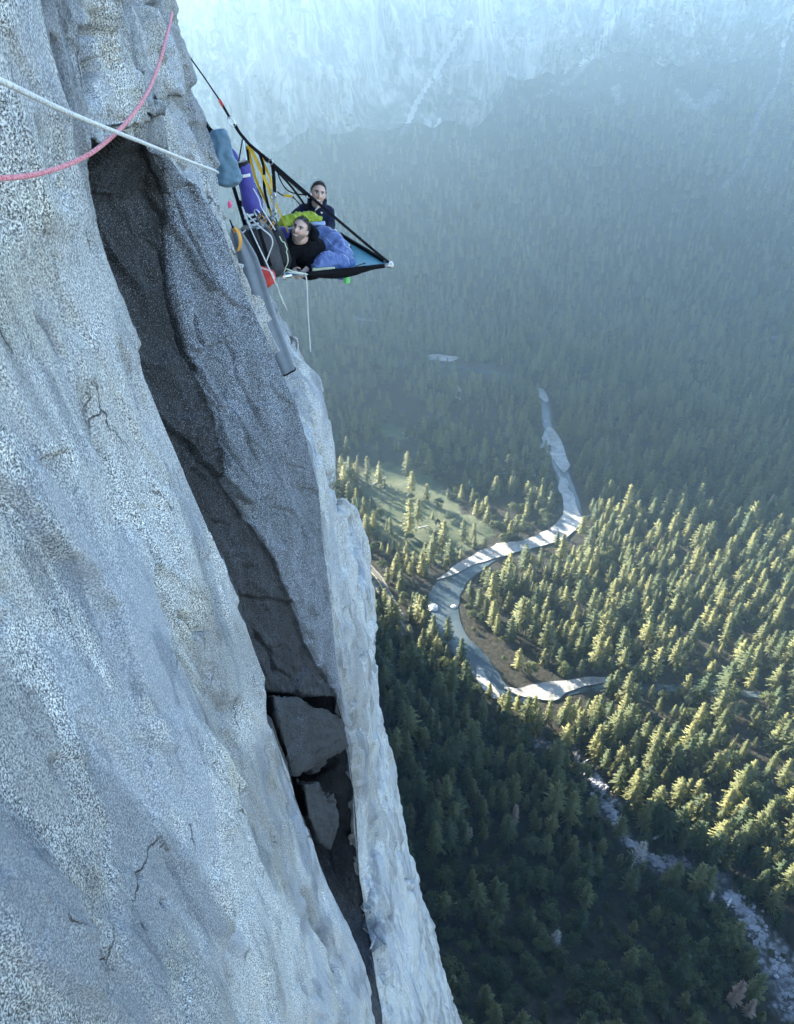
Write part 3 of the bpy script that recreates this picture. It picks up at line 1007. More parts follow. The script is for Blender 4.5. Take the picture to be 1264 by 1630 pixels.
def pine_crown(seed, h, r, base, taper=0.85, mat='needles', sparse=1.0, lean=0.0):
    g = np.random.default_rng(seed)
    C, D, U, ln, wd, N = [], [], [], [], [], []
    levels = int(30 * sparse)
    lop = g.uniform(0, 6.28)
    for k in range(levels):
        f = (k + g.uniform(-.3, .3)) / levels
        f = min(max(f, 0), 1)
        z = h * (base + (1 - base) * f)
        rr = r * ((1 - f) ** taper * 0.92 + 0.06) * (0.55 + 0.45 * min(1, f / 0.12))
        rr *= 1 + 0.18 * math.sin(k * 1.7 + seed)
        nb = max(4, int(g.integers(6, 9) * (0.55 + 0.45 * (1 - f))))
        a0 = g.uniform(0, 6.28)
        for b in range(nb):
            az = a0 + 6.283 * b / nb + g.uniform(-.35, .35)
            L = rr * g.uniform(.65, 1.12) * (1 + 0.14 * math.cos(az - lop))
            drop = g.uniform(-.05, .30) + 0.25 * (1 - f) - 0.35 * f
            m = max(2, int(L / 1.25))
            for s in range(m):
                t = (s + g.uniform(.3, .9)) / m
                p = np.array([math.cos(az) * L * t, math.sin(az) * L * t, z - drop * L * t * t + g.uniform(-.3, .3)])
                side = g.uniform(-.55, .55) * (1 - 0.3 * t)
                C.append(p)
                D.append([math.cos(az + side), math.sin(az + side), -drop * 1.2 * t + g.uniform(-.15, .35)])
                U.append([-math.sin(az) + g.normal() * .3, math.cos(az) + g.normal() * .3, g.uniform(-.7, .7)])
                ln.append(g.uniform(1.5, 2.6))
                wd.append(g.uniform(1.2, 2.1))
                N.append([math.cos(az) * (.35 + .65 * t) + g.normal() * .22, math.sin(az) * (.35 + .65 * t) + g.normal() * .22, .45 + .5 * f + g.normal() * .22])
    # leader
    for k in range(5):
        C.append([g.normal() * .12, g.normal() * .12, h * (0.985 + 0.012 * k)])
        D.append([g.normal() * .2, g.normal() * .2, 1])
        U.append([math.cos(k), math.sin(k), 0])
        ln.append(1.3)
        wd.append(.5)
        N.append([math.cos(k), math.sin(k), .5])
    V, F, NN = cards(np.array(C), unit(np.array(D)), unit(np.array(U)), np.array(ln), np.array(wd), unit(np.array(N)))
    return crown_mesh('crown', V, F, NN, M[mat])


def oak_crown(seed, h, r, mat='leaves', clumps=34, per=26):
    g = np.random.default_rng(seed)
    C, D, U, ln, wd, N = [], [], [], [], [], []
    for k in range(clumps):
        th = g.uniform(0, 6.28)
        cz = g.uniform(-.35, 1.0)
        rr = math.sqrt(max(0, 1 - max(cz, 0) ** 2)) * g.uniform(.45, .95)
        cc = np.array([math.cos(th) * rr * r, math.sin(th) * rr * r, h * (0.55 + 0.36 * cz * g.uniform(.8, 1.05))])
        cr = r * g.uniform(.20, .36)
        for _ in range(per):
            n = unit(g.normal(size=3) + np.array([0, 0, .35]))
            p = cc + n * cr * g.uniform(.75, 1.08)
            a = unit(np.cross(n, g.normal(size=3)))
            C.append(p)
            D.append(a)
            U.append(np.cross(n, a) + g.normal(size=3) * .25)
            ln.append(g.uniform(.7, 1.3))
            wd.append(g.uniform(.7, 1.2))
            o = unit(p - np.array([0, 0, h * .45]))
            N.append(n * .75 + o * .5 + g.normal(size=3) * .18)
    V, F, NN = cards(np.array(C), unit(np.array(D)), unit(np.array(U)), np.array(ln), np.array(wd), unit(np.array(N)))
    return crown_mesh('crown', V, F, NN, M[mat])


def tube_mesh(name, pts, rad, sides=6, caps=True):
    pts = np.asarray(pts, dtype=float)
    n = len(pts)
    rad = np.broadcast_to(np.asarray(rad, dtype=float), (n,))
    T = np.gradient(pts, axis=0)
    T = unit(T)
    ref = np.array([0, 0, 1.0]) if abs(T[0, 2]) < 0.9 else np.array([1.0, 0, 0])
    A = unit(np.cross(T[0], ref))
    V = []
    for i in range(n):
        A = unit(A - T[i] * (A @ T[i]))
        B = np.cross(T[i], A)
        for k in range(sides):
            a = 6.28318 * k / sides
            V.append(pts[i] + rad[i] * (math.cos(a) * A + math.sin(a) * B))
    F = []
    for i in range(n - 1):
        for k in range(sides):
            F.append([i * sides + k, i * sides + (k + 1) % sides, (i + 1) * sides + (k + 1) % sides, (i + 1) * sides + k])
    if caps:
        F.append(list(range(sides))[::-1])
        F.append([(n - 1) * sides + k for k in range(sides)])
    me = bpy.data.meshes.new(name)
    me.from_pydata([tuple(v) for v in V], [], F)
    me.update()
    for p in me.polygons:
        p.use_smooth = len(p.vertices) == 4
    return me


def join_meshes(name, parts, mat=None):
    bm = bmesh.new()
    for me in parts:
        bm.from_mesh(me)
    out = bpy.data.meshes.new(name)
    bm.to_mesh(out)
    bm.free()
    for me in parts:
        bpy.data.meshes.remove(me)
    if mat is not None:
        out.materials.append(mat)
    return out


def pine_trunk(seed, h, r, base, mat='bark'):
    g = np.random.default_rng(seed + 900)
    parts = [tube_mesh('t', [(g.normal() * .06 * k, g.normal() * .06 * k, h * f) for k, f in enumerate((-.03, .01, .04, .2, .5, .8, .98))], np.array([.85, .6, .48, .42, .30, .16, .04]) * h / 34, 7)]
    for k in range(9):
        a, z = g.uniform(0, 6.28), h * g.uniform(base * .5, .7)
        L = r * g.uniform(.4, .8) * (1 - z / h)
        parts.append(tube_mesh('b', [(0, 0, z), (math.cos(a) * L * .5, math.sin(a) * L * .5, z + .1 * L), (math.cos(a) * L, math.sin(a) * L, z - .05 * L)], [.12, .08, .03], 4, False))
    return join_meshes('trunk', parts, M[mat])


def oak_trunk(seed, h, r, mat='bark'):
    g = np.random.default_rng(seed + 700)
    parts = [tube_mesh('t', [(0, 0, -.5), (0, 0, h * .12), (g.normal() * .3, g.normal() * .3, h * .3), (g.normal() * .5, g.normal() * .5, h * .5)], [.5, .36, .3, .2], 7)]
    for k in range(6):
        a = 6.283 * k / 6 + g.uniform(-.4, .4)
        L = r * g.uniform(.5, .8)
        z = h * g.uniform(.2, .4)
        parts.append(tube_mesh('b', [(0, 0, z), (math.cos(a) * L * .5, math.sin(a) * L * .5, z + h * .15), (math.cos(a) * L, math.sin(a) * L, z + h * .32)], [.18, .12, .04], 5, False))
    return join_meshes('trunk', parts, M[mat])


def bare_crown(seed, h, r, mat='bare_twigs'):            # a dead tree: bare limbs and a fuzz of twigs
    g = np.random.default_rng(seed)
    C, D, U, ln, wd, N = [], [], [], [], [], []
    for k in range(330):
        f = g.uniform(0, 1) ** .8
        z = h * (.22 + .78 * f)
        az = g.uniform(0, 6.28)
        L = r * ((1 - f) ** .7 + .1) * g.uniform(.2, 1)
        C.append([math.cos(az) * L, math.sin(az) * L, z])
        D.append([math.cos(az), math.sin(az), g.uniform(-.2, .5)])
        U.append([-math.sin(az), math.cos(az), g.uniform(-.4, .4)])
        ln.append(g.uniform(1.2, 2.4))
        wd.append(g.uniform(.25, .5))
        N.append([math.cos(az), math.sin(az), .5])
    V, F, NN = cards(np.array(C), unit(np.array(D)), unit(np.array(U)), np.array(ln), np.array(wd), unit(np.array(N)))
    return crown_mesh('crown', V, F, NN, M[mat])


PINES = []
for k, (h, r, b, tp) in enumerate([(30, 6.8, .14, .62), (34, 6.2, .20, .55), (27, 7.4, .10, .72), (25, 6.0, .12, .66), (31, 7.6, .24, .50), (22, 6.8, .06, .80)]):
    PINES.append((pine_crown(100 + k, h, r, b, tp), pine_trunk(100 + k, h, r, b), h))
OAKS = []
for k, (h, r) in enumerate([(13, 6.0), (11, 6.6), (16, 6.4), (9, 4.6)]):
    OAKS.append((oak_crown(200 + k, h, r), oak_trunk(200 + k, h, r), h))

SIL = np.array([(270, 0), (330, 225), (376, 433), (452, 480), (482, 533), (512, 616), (532, 749), (575, 829), (603, 950), (603, 1100), (632, 1260), (668, 1410), (705, 1540), (737, 1632)], float)
DARKWOOD = [(560, 960), (640, 960), (700, 990), (760, 1050), (800, 1115), (860, 1125), (865, 1180), (930, 1210), (960, 1300), (1000, 1350), (1090, 1390), (1160, 1440), (1190, 1500), (1240, 1640), (560, 1640)]
CLEARING = [(700, 560), (790, 565), (880, 610), (890, 650), (850, 610), (790, 590), (700, 590)]


def place_trees():
    g = np.random.default_rng(5)
    sp = 8.1
    X, Y = np.meshgrid(np.arange(-420, 1150, sp), np.arange(120, 1960, sp))
    x = (X + g.uniform(-.5, .5, X.shape) * sp * 0.95).ravel()
    y = (Y + g.uniform(-.5, .5, X.shape) * sp * 0.95).ravel()
    z = terrain_z(x, y)
    P = np.stack([x, y, z], 1)
    px, dep = project(P)
    sil = np.interp(px[:, 1], SIL[:, 1], SIL[:, 0])
    ok = (dep > 10) & (px[:, 0] > sil - 170) & (px[:, 0] < 1400) & (px[:, 1] < 1760) & (px[:, 1] > -20)
    x, y, z, P, px = x[ok], y[ok], z[ok], P[ok], px[ok]
    n = len(x)
    u, v = px[:, 0], px[:, 1]
    foot = np.interp(x, FX, FY)
    rd = river_dist(x, y)
    onbar = np.zeros(n, bool)
    for poly in SANDBARS.values():
        onbar |= inside(px, poly)
    mead = np.zeros(n, bool)
    for poly in MEADOWS:
        mead |= inside(px, poly)
    tal = np.zeros(n)
    for a in range(0, len(TC), 2):
        tal = np.maximum(tal, sstep(1.25, 0.75, np.hypot(x - TC[a, 0], y - TC[a, 1]) / TW[a]))
    td = np.full(n, 1e9)
    for a in range(0, len(TC), 2):
        td = np.minimum(td, np.hypot(x - TC[a, 0], y - TC[a, 1]) - TW[a])
    road = np.full(n, 1e9)
    for a in range(len(RD)):
        road = np.minimum(road, np.hypot(x - RD[a, 0], y - RD[a, 1]))
    chute = np.zeros(n, bool)
    for line, w in CHUTES:
        chute |= poly_dist(px, line)[0] < w * 0.9
    dark = inside(px, DARKWOOD)
    slope = y > toe_y(x) - 40
    cl = fbm(P * (0.016, 0.016, 0), 3, 501)
    prob = np.full(n, 0.72) + 0.5 * cl
    prob[slope] = 0.74 + 0.4 * cl[slope]
    prob[slope] *= (0.45 + 0.55 * sstep(0, 160, foot - y))[slope]
    left_open = (u < 800) & (v > 590) & (v < 930) & ~slope
    prob[left_open] = 0.50 + 0.9 * cl[left_open]
    prob[mead] = 0.09 + 0.25 * np.maximum(fbm(P * (0.03, 0.03, 0), 2, 541), 0)[mead]
    prob[dark] = 1.0
    prob[tal > 0.4] = 0.62
    prob[chute] *= 0.25
    prob[(rd < np.where(u > 930, 1.5, 5.0)) | onbar | (road < 7) | (y > foot - 6)] = -1
    for poly in ([(735, 905), (800, 880), (870, 866), (925, 846), (932, 882), (870, 905), (800, 922), (755, 935)], [(882, 740), (905, 755), (935, 800), (940, 852), (915, 852), (900, 800), (885, 770)], [(725, 955), (745, 1000), (765, 1050), (800, 1110), (760, 1100), (730, 1050), (705, 1020), (690, 990)], [(800, 1112), (900, 1108), (960, 1100), (960, 1120), (880, 1135), (800, 1130)]):
        prob[inside(px, poly)] *= 0.22
    near_river = (rd < 14) & (rd >= 3)
    keep = g.uniform(0, 1, n) < prob
    # which kind
    oakp = np.full(n, 0.17)
    oakp[near_river] = 0.45
    oakp[left_open] = 0.35
    oakp[slope] = 0.12 + 0.35 * sstep(250, 40, foot - y)[slope]
    oakp[dark] = (0.20 + 0.62 * sstep(1260, 1480, v))[dark]
    oakp[tal > 0.4] = 0.93
    isoak = g.uniform(0, 1, n) < np.clip(oakp + 0.25 * fbm(P * (0.02, 0.02, 0), 2, 511), 0, 1)
    hs = (0.36 + 0.70 * g.uniform(0, 1, n)) * (1 + 0.35 * fbm(P * (0.03, 0.03, 0), 2, 531))
    hs[slope] *= 0.92
    hs[left_open] *= 0.95
    hs *= np.where(isoak, g.uniform(.7, 1.15, n), 1)
    hs[(tal > 0.4)] *= g.uniform(.25, .6, n)[tal > 0.4]
    # trees on ledges and in gullies of the far cliffs
    K = CLIFFP[(CLIFFP[:, 0] > -250) & (CLIFFP[:, 0] < 1150) & (CLIFFP[:, 3] > 0) & (CLIFFP[:, 3] < 0.95)]
    gl = ridged(K[:, :3] * (0.009, 0.0, 0.0035), 3, 521)
    pk = (0.30 * sstep(0.45, 0.0, K[:, 3]) + 0.10) * sstep(0.0, 0.5, gl + 0.55 * sstep(0.3, 0.0, K[:, 3])) * sstep(-300, 700, K[:, 0] + 100)
    K = K[g.uniform(0, 1, len(K)) < pk]
    nk = len(K)
    base = dict(P=P[keep], px=px[keep], oak=isoak[keep], s=hs[keep], dark=dark[keep], slope=slope[keep], open=left_open[keep], rd=rd[keep], td=td[keep], rot=g.uniform(0, 6.28, n)[keep], kind=g.integers(0, 1000, n)[keep], tal=tal[keep])
    ext = dict(P=K[:, :3] + (0, 0, -1.5), px=project(K[:, :3])[0], oak=g.uniform(0, 1, nk) < 0.3, s=g.uniform(.3, .7, nk), dark=np.zeros(nk, bool), slope=np.ones(nk, bool), open=np.zeros(nk, bool), rd=np.full(nk, 1e9), td=np.full(nk, 1e9),
               rot=g.uniform(0, 6.28, nk), kind=g.integers(0, 1000, nk), tal=np.ones(nk))
    return {k: np.concatenate([base[k], ext[k]]) for k in base}


TP = place_trees()


def gn_scatter(name, idx, sources, label, cat):
    V = TP['P'][idx]
    me = bpy.data.meshes.new(name)
    me.vertices.add(len(V))
    me.vertices.foreach_set('co', np.ascontiguousarray(V, dtype=np.float32).ravel())
    add_attr(me, 'tscale', TP['s'][idx])
    add_attr(me, 'trot', TP['rot'][idx])
    a = me.attributes.new('tkind', 'INT', 'POINT')
    a.data.foreach_set('value', (TP['kind'][idx] % len(sources)).astype(np.int32))
    me.update()
    o = put(name, me)
    ng = bpy.data.node_groups.new(name, 'GeometryNodeTree')
    ng.interface.new_socket('Geometry', in_out='INPUT', socket_type='NodeSocketGeometry')
    ng.interface.new_socket('Geometry', in_out='OUTPUT', socket_type='NodeSocketGeometry')
    nd = ng.nodes
    gi, go = nd.new('NodeGroupInput'), nd.new('NodeGroupOutput')
    ip = nd.new('GeometryNodeInstanceOnPoints')
    ip.inputs['Pick Instance'].default_value = True
    js = nd.new('GeometryNodeJoinGeometry')
    for so in reversed(sources):
        oi = nd.new('GeometryNodeObjectInfo')
        oi.inputs['Object'].default_value = so
        oi.inputs['As Instance'].default_value = True
        ng.links.new(oi.outputs['Geometry'], js.inputs[0])

    def att(nm, typ):
        q = nd.new('GeometryNodeInputNamedAttribute')
        q.data_type = typ
        q.inputs['Name'].default_value = nm
        return q.outputs[0]
    cx = nd.new('ShaderNodeCombineXYZ')
    ng.links.new(att('trot', 'FLOAT'), cx.inputs[2])
    ng.links.new(gi.outputs[0], ip.inputs['Points'])
    ng.links.new(js.outputs[0], ip.inputs['Instance'])
    ng.links.new(att('tkind', 'INT'), ip.inputs['Instance Index'])
    ng.links.new(cx.outputs[0], ip.inputs['Rotation'])
    ng.links.new(att('tscale', 'FLOAT'), ip.inputs['Scale'])
    ng.links.new(ip.outputs[0], go.inputs[0])
    md = o.modifiers.new('scatter', 'NODES')
    md.node_group = ng
    return tag(o, label, None, None, 'stuff')


def tree_at(name, crown, trunk, P, s, rot, label, cat, group=None):
    t = empty(name, P)
    t.scale = (s, s, s * 1.0)
    t.rotation_euler = (0, 0, rot)
    put('crown', crown, None, t)
    put('trunk', trunk, None, t)
    return tag(t, label, cat, group)


def region_label(kind, i):
    u, v = TP['px'][i]
    sz = ('short', 'mid sized', 'tall')[int(np.digitize(TP['s'][i], [0.78, 0.98]))]
    if TP['dark'][i]:
        wh = 'against the foot of the cliff' if u < np.interp(v, SIL[:, 1], SIL[:, 0]) + 70 else ('beside the rocky strip' if TP['td'][i] < 40 else ('just below the gravel point' if v < 1200 else ('in the lowest corner' if v > 1480 else 'near the middle')))
        lab = f'{sz} dark {kind} {wh} in the shaded wood'
    elif v > 1098:
        wh = 'facing the rocky strip' if TP['td'][i] < 60 else ('on the near river bank' if TP['rd'][i] < 35 else ('by the right photo edge' if u > 1150 else 'in the middle of the stand'))
        lab = f'{sz} sunlit {kind} {wh}, stand above rocky strip'
    elif TP['slope'][i]:
        lab = f'{sz} blue green {kind} low on the shaded far mountainside'
    elif TP['open'][i] or u < 880 and v < 900:
        wh = 'near the cliff edge' if u < 640 else ('beside the pale sandbar' if TP['rd'][i] < 45 else 'at the top of the meadow')
        lab = f'{sz} pale sunlit {kind} {wh}, around the open meadow'
    else:
        wh = 'on the river bank' if TP['rd'][i] < 35 else ('by the right photo edge' if u > 1160 else ('along its shaded upper edge' if v < 860 else ('in its lower half' if v > 980 else 'in its middle')))
        lab = f'{sz} yellow green {kind} {wh}, forest right of river'
    return lab, lab


def build_forest():
    dist = np.linalg.norm(TP['P'], axis=1)
    cosd = np.sqrt(1 - (TP['P'][:, 2] / dist) ** 2)
    app = TP['s'] * np.where(TP['oak'], 10.0, 34.0 * cosd) / dist
    vis = (TP['px'][:, 0] > np.interp(TP['px'][:, 1], SIL[:, 1], SIL[:, 0]) + 8) & (TP['px'][:, 0] < 1262) & (TP['px'][:, 1] < 1650) & (TP['tal'] < .4)
    firsts = {}
    for oak, kindname, word, lib, objn, stuffname, slabel in ((False, 'pine tree', 'pine', PINES, 'pine_tree', 'pine_forest', 'dense conifer forest covering the valley floor and far mountainside'),
                                                            (True, 'broadleaf tree', 'broadleaf', OAKS, 'broadleaf_tree', 'broadleaf_wood', 'rounded broadleaf trees and scrub mixed through the forest')):
        m = np.where((TP['oak'] == oak) & vis)[0]
        m = m[np.argsort(-app[m])][:300]
        taken = set(m.tolist())
        src = {}
        for i in m:
            k = int(TP['kind'][i] % len(lib))
            cr, tr, h = lib[k]
            lab, grp = region_label(kindname, i)
            t = tree_at(objn, cr, tr, TP['P'][i], float(TP['s'][i]), float(TP['rot'][i]), lab, 'tree', grp)
            src.setdefault(k, t.children[0])
        rest = np.array([i for i in np.where(TP['oak'] == oak)[0] if i not in taken])
        gn_scatter(stuffname, rest, [src[k] for k in range(len(lib))], slabel, None)


build_forest()
print('trees', len(TP['P']), 'oaks', int(TP['oak'].sum()))
# ------------------------------------------------------------------ single trees, dead trees, fallen trunks, rocks
def ground_pt(u, v):
    return Vector(hit(u, v, 2500, 2500))


def special_trees():
    def pine(u, v, k, s, label, mat=None):
        cr, tr, h = PINES[k]
        p = ground_pt(u, v)
        t = tree_at('pine_tree', cr, tr, p, s, u * 0.7, label, 'tree')
        return t
    pine(652, 853, 1, 1.28, 'tall lone pine standing in the open meadow')
    pine(690, 884, 3, 1.12, 'left pine of the close pair at the lower edge of the meadow')
    pine(705, 884, 1, 1.18, 'right, taller pine of the close pair at the lower edge of the meadow')
    pine(668, 988, 2, 1.05, 'bright sunlit pine on the left bank beside the river boulder')
    pine(653, 990, 5, 0.8, 'short sunlit pine just left of the bright pine by the river boulder')
    pine(711, 1024, 0, 0.95, 'sunlit pine on the left bank where the river narrows')
    pine(733, 1052, 3, 0.98, 'lowest sunlit pine on the left bank above the pale gravel point')
    pine(988, 1236, 5, 0.70, 'small bright green pine alone at the top of the rocky strip')
    pine(1186, 1424, 5, 0.72, 'small bright green pine alone by the rocky strip at lower right')
    pine(1102, 1312, 2, 1.15, 'broad bright pine at the front of the sunlit stand above the rocky strip')
    pine(1072, 1290, 0, 1.05, 'tall bright pine left of the broad one above the rocky strip')
    pine(585, 770, 1, 1.0, 'tall pine at the left edge of the meadow beside the cliff')
    # dead trees, each with its own colour
    dn = pine_crown(301, 24, 4.2, 0.15, 0.8, 'dead_needles', 0.8)
    dt = pine_trunk(301, 24, 4.2, 0.15, 'grey_wood')
    bc = bare_crown(302, 24, 5.0)
    bt = pine_trunk(302, 24, 5.0, 0.2, 'grey_wood')
    for u, v, s, lab, bare in ((1163, 1600, 1.1, 'large brown dead pine near the bottom right corner', 0), (1186, 1618, 0.8, 'smaller brown dead pine right of the large one at bottom right', 0),
                               (818, 1312, 0.85, 'reddish dead pine standing in the middle of the shaded wood', 0), (748, 1335, 0.5, 'small reddish dead pine left of the larger dead pine in the shaded wood', 0),
                               (1222, 815, 0.9, 'pinkish dead pine at the top edge of the sunlit forest', 0), (697, 1262, 0.6, 'faded dead tree in the shaded wood close to the cliff', 0),
                               (882, 1508, 0.75, 'pale bare dead tree among the broadleaf trees at the bottom', 1), (1004, 1382, 1.15, 'grey bare dead tree leaning over the rocky strip', 1), (1125, 1440, 0.6, 'pale bare snag at the edge of the rocky strip', 1)):
        t = tree_at('dead_tree', bc if bare else dn, bt if bare else dt, ground_pt(u, v), s, u * 1.3, lab, 'dead tree')
        if u == 1004:
            t.rotation_euler = (0.05, 0.12, 0.4)


special_trees()


def fallen_log(a, b, r, label):
    p, q = ground_pt(*a), ground_pt(*b)
    p.z += r * 0.9
    q.z += r * 0.7
    d = q - p
    g = np.random.default_rng(int(a[0] + a[1]))
    root = empty('fallen_log', p)
    inv = Matrix.Translation(-p)
    path = [np.array(p.lerp(q, t)) + g.normal(size=3) * r * 0.12 for t in np.linspace(0, 1, 8)]
    o = put('trunk', tube_mesh('trunk', path, np.linspace(r * 1.1, r * 0.35, 8), 9), M['grey_wood'], root)
    o.matrix_parent_inverse = inv
    for k in range(5):
        t = g.uniform(.3, .9)
        s = p.lerp(q, t)
        e = s + Vector((g.normal(), g.normal(), abs(g.normal()) + .4)).normalized() * d.length * 0.07
        bo = put('branch', tube_mesh('branch', [s, s.lerp(e, .5), e], [r * .25, r * .18, r * .06], 5), M['grey_wood'], root)
        bo.matrix_parent_inverse = inv
    tag(root, label, 'log')


for a, b, r, lab in (((1163, 1432), (1151, 1457), 0.9, 'bleached trunk lying on the rocky strip at lower right'), ((1000, 1372), (1009, 1394), 0.9, 'pale trunk lying below the bare grey dead tree'),
                     ((924, 1217), (938, 1209), 0.7, 'short pale trunk on the upper end of the rocky strip'), ((1029, 1308), (1034, 1327), 0.7, 'thin trunk lying across the middle of the rocky strip'),
                     ((1040, 1336), (1064, 1324), 0.7, 'dark fallen trunk below the sunlit stand'), ((666, 842), (688, 836), 0.8, 'pale trunk lying in the meadow right of the lone pine'),
                     ((594, 772), (614, 760), 0.7, 'thin pale trunk in the upper left of the meadow'), ((756, 812), (744, 836), 0.6, 'fallen trunk at the right side of the meadow'),
                     ((960, 1222), (985, 1226), 0.6, 'trunk lying beside the small bright pine'), ((640, 690), (672, 703), 0.7, 'long fallen trunk at the top edge of the meadow')):
    fallen_log(a, b, r, lab)


def rock_mesh(name, r, seed, sub=2, flat=0.6):
    bm = bmesh.new()
    bmesh.ops.create_icosphere(bm, subdivisions=sub, radius=1.0)
    P = np.array([v.co[:] for v in bm.verts])
    d = 1 + 0.35 * fbm(P * 1.4 + seed, 3, seed) + 0.12 * ridged(P * 3 + seed, 2, seed + 3)
    for v, k in zip(bm.verts, d):
        v.co *= float(k) * r
        v.co.z *= flat
    me = bpy.data.meshes.new(name)
    bm.to_mesh(me)
    bm.free()
    return me


M['boulder'] = simple('river_boulder', (0.42, 0.42, 0.41), 0.85, 0.3, 0.8, 0.5, 2.0)
tag(put('boulder', rock_mesh('boulder', 4.2, 3, 3, 0.55), M['boulder'], None, PZ(690, 967, FLOOR + 0.8)), 'large pale boulder in the middle of the river', 'boulder')
tag(put('boulder', rock_mesh('boulder', 2.2, 8, 3, 0.5), M['boulder'], None, PZ(722, 966, FLOOR + 0.8)), 'smaller pale boulder at the right bank of the river', 'boulder')


def talus_rocks():
    g = np.random.default_rng(77)
    base = [np.array([v.co[:] for v in rock_mesh('t', 1.0, k, 1, 0.7).vertices]) for k in range(5)]
    m0 = rock_mesh('t', 1.0, 0, 1, 0.7)
    F0 = np.array([list(p.vertices) for p in m0.polygons])
    V, F = [], []
    n = 0
    for _ in range(3000):
        a = int(g.integers(0, len(TC)))
        r = abs(g.normal()) * 0.62
        if r > 1.25:
            continue
        th = g.uniform(0, 6.28)
        x, y = TC[a, 0] + math.cos(th) * r * TW[a], TC[a, 1] + math.sin(th) * r * TW[a]
        if vnoise(np.array([[x * 0.06, y * 0.06, 0.0]]), 91)[0] < -0.05:
            continue
        z = float(terrain_z(np.array([x]), np.array([y]))[0]) + 0.9
        s = 0.3 + 1.5 * g.uniform() ** 4
        w = base[int(g.integers(0, 5))]
        c, sn = math.cos(th * 3), math.sin(th * 3)
        V.append(np.stack([w[:, 0] * c - w[:, 1] * sn, w[:, 0] * sn + w[:, 1] * c, w[:, 2]], 1) * s * np.array((1.2, 1, 1)) + (x, y, z))
        F.append(F0 + n)
        n += len(w)
    me = mesh_from('talus_rocks', np.concatenate(V), np.concatenate(F), False)
    tag(put('talus_rocks', me, M['talus']), 'pale broken rocks strewn down the strip through the wood', None, None, 'stuff')


M['talus'] = simple('talus_rock', (0.17, 0.17, 0.185), 0.9, 0.6, 0.12, 0.4, 3.0)
talus_rocks()


def build_road():
    n = len(RD)
    T = np.gradient(RD[:, :2], axis=0)
    T /= np.linalg.norm(T, axis=1, keepdims=True)
    Nn = np.stack([-T[:, 1], T[:, 0]], 1)
    for nm, o0, o1, z, mat in (('road', -4.0, 4.0, 0.75, 'asphalt'), ('road_shoulder', -5.5, 5.5, 0.62, 'gravel'), ('road_line', -0.15, 0.15, 0.80, 'line_paint')):
        rows = []
        for s in (o0, o1):
            p = RD.copy()
            p[:, :2] += Nn * s
            p[:, 2] = FLOOR + z
            rows.append(p)
        me = mesh_from(nm, np.stack(rows, 0).reshape(-1, 3), grid_faces(2, n))
        if me.polygons[0].normal.z < 0:
            me.flip_normals()
        tag(put(nm, me, M[mat]), None, None, None, 'structure')


M['gravel'] = simple('gravel', (0.13, 0.12, 0.105), 0.95, 0.4, 0.3)
M['asphalt'] = simple('asphalt', (0.05, 0.05, 0.052), 0.9, 0.2, 0.5)
M['line_paint'] = simple('line_paint', (0.7, 0.55, 0.12), 0.8, 0.1, 0.5)
build_road()
#LEDGE0
# ------------------------------------------------------------------ wedged block in the chimney below the dark corner
def build_block(c, k0, label):
    c = c or [(434, 1106, 3.05), (472, 1114, 3.55), (545, 1144, 4.45), (552, 1186, 4.5), (512, 1218, 3.9), (466, 1232, 3.0), (440, 1140, 2.95), (500, 1150, 3.55)]
    fr = [PY(*p) for p in c]
    back = [p + Vector((-0.35, 0.55, -0.75)) for p in fr]
    bm = bmesh.new()
    for p in fr + back:
        bm.verts.new(p)
    bmesh.ops.convex_hull(bm, input=bm.verts)
    bmesh.ops.delete(bm, geom=[v for v in bm.verts if not v.link_faces], context='VERTS')
    bmesh.ops.triangulate(bm, faces=bm.faces)
    bmesh.ops.subdivide_edges(bm, edges=bm.edges, cuts=11, use_grid_fill=True)
    bmesh.ops.smooth_vert(bm, verts=bm.verts, factor=0.25, use_axis_x=True, use_axis_y=True, use_axis_z=True)
    bm.normal_update()
    P = np.array([v.co[:] for v in bm.verts])
    d = 0.012 * ridged(P * (3, 3, 2), 4, 601 + k0) + 0.006 * ridged(P * 9, 3, 605) + 0.012 * fbm(P * 20, 3, 607) + 0.035 * facets(P[:, 1] * 2.2, P[:, 2] * 2.0, 611)[0] + 0.015 * facets(P[:, 1] * 11, P[:, 2] * 9.0, 617)[0]
    nn = [v.normal.copy() for v in bm.verts]
    for v, n, k in zip(bm.verts, nn, d):
        v.co += n * float(k)
    me = bpy.data.meshes.new('wedged_block')
    bm.to_mesh(me)
    bm.free()
    for p in me.polygons:
        p.use_smooth = True
    add_attr(me, 'recess_shade', np.full(len(me.vertices), 1.3))  # same dark tone as the corner, chimney shade painted in
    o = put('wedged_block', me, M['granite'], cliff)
    o['label'] = label


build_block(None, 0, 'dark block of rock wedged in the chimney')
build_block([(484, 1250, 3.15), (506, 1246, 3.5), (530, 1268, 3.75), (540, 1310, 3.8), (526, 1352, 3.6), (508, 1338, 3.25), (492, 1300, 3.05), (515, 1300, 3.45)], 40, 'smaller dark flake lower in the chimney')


# ------------------------------------------------------------------ cloth, rope, webbing, metal
def nylon(name, color, rough=0.5, bump=0.25, sheen=0.2, var=0.12, scale=18, spec=0.25):
    t = NT(name)
    P = t.coord()
    nz = t.noise(P, scale, 4, 0.6)
    c = t.mix(t.ramp(nz, [(0.3, 0.0), (0.7, 1.0)]), tuple(k * (1 - var) for k in color), tuple(min(1, k * (1 + var)) for k in color))
    nb = t.bump(t.math('ADD', t.noise(P, 22, 3, 0.5), t.math('MULTIPLY', t.noise(P, 260, 2, 0.5), 0.12)), bump, 0.02)
    return t.finish(t.bsdf(c, rough, nb, Sheen_Weight=sheen * 0.3, Specular_IOR_Level=spec))


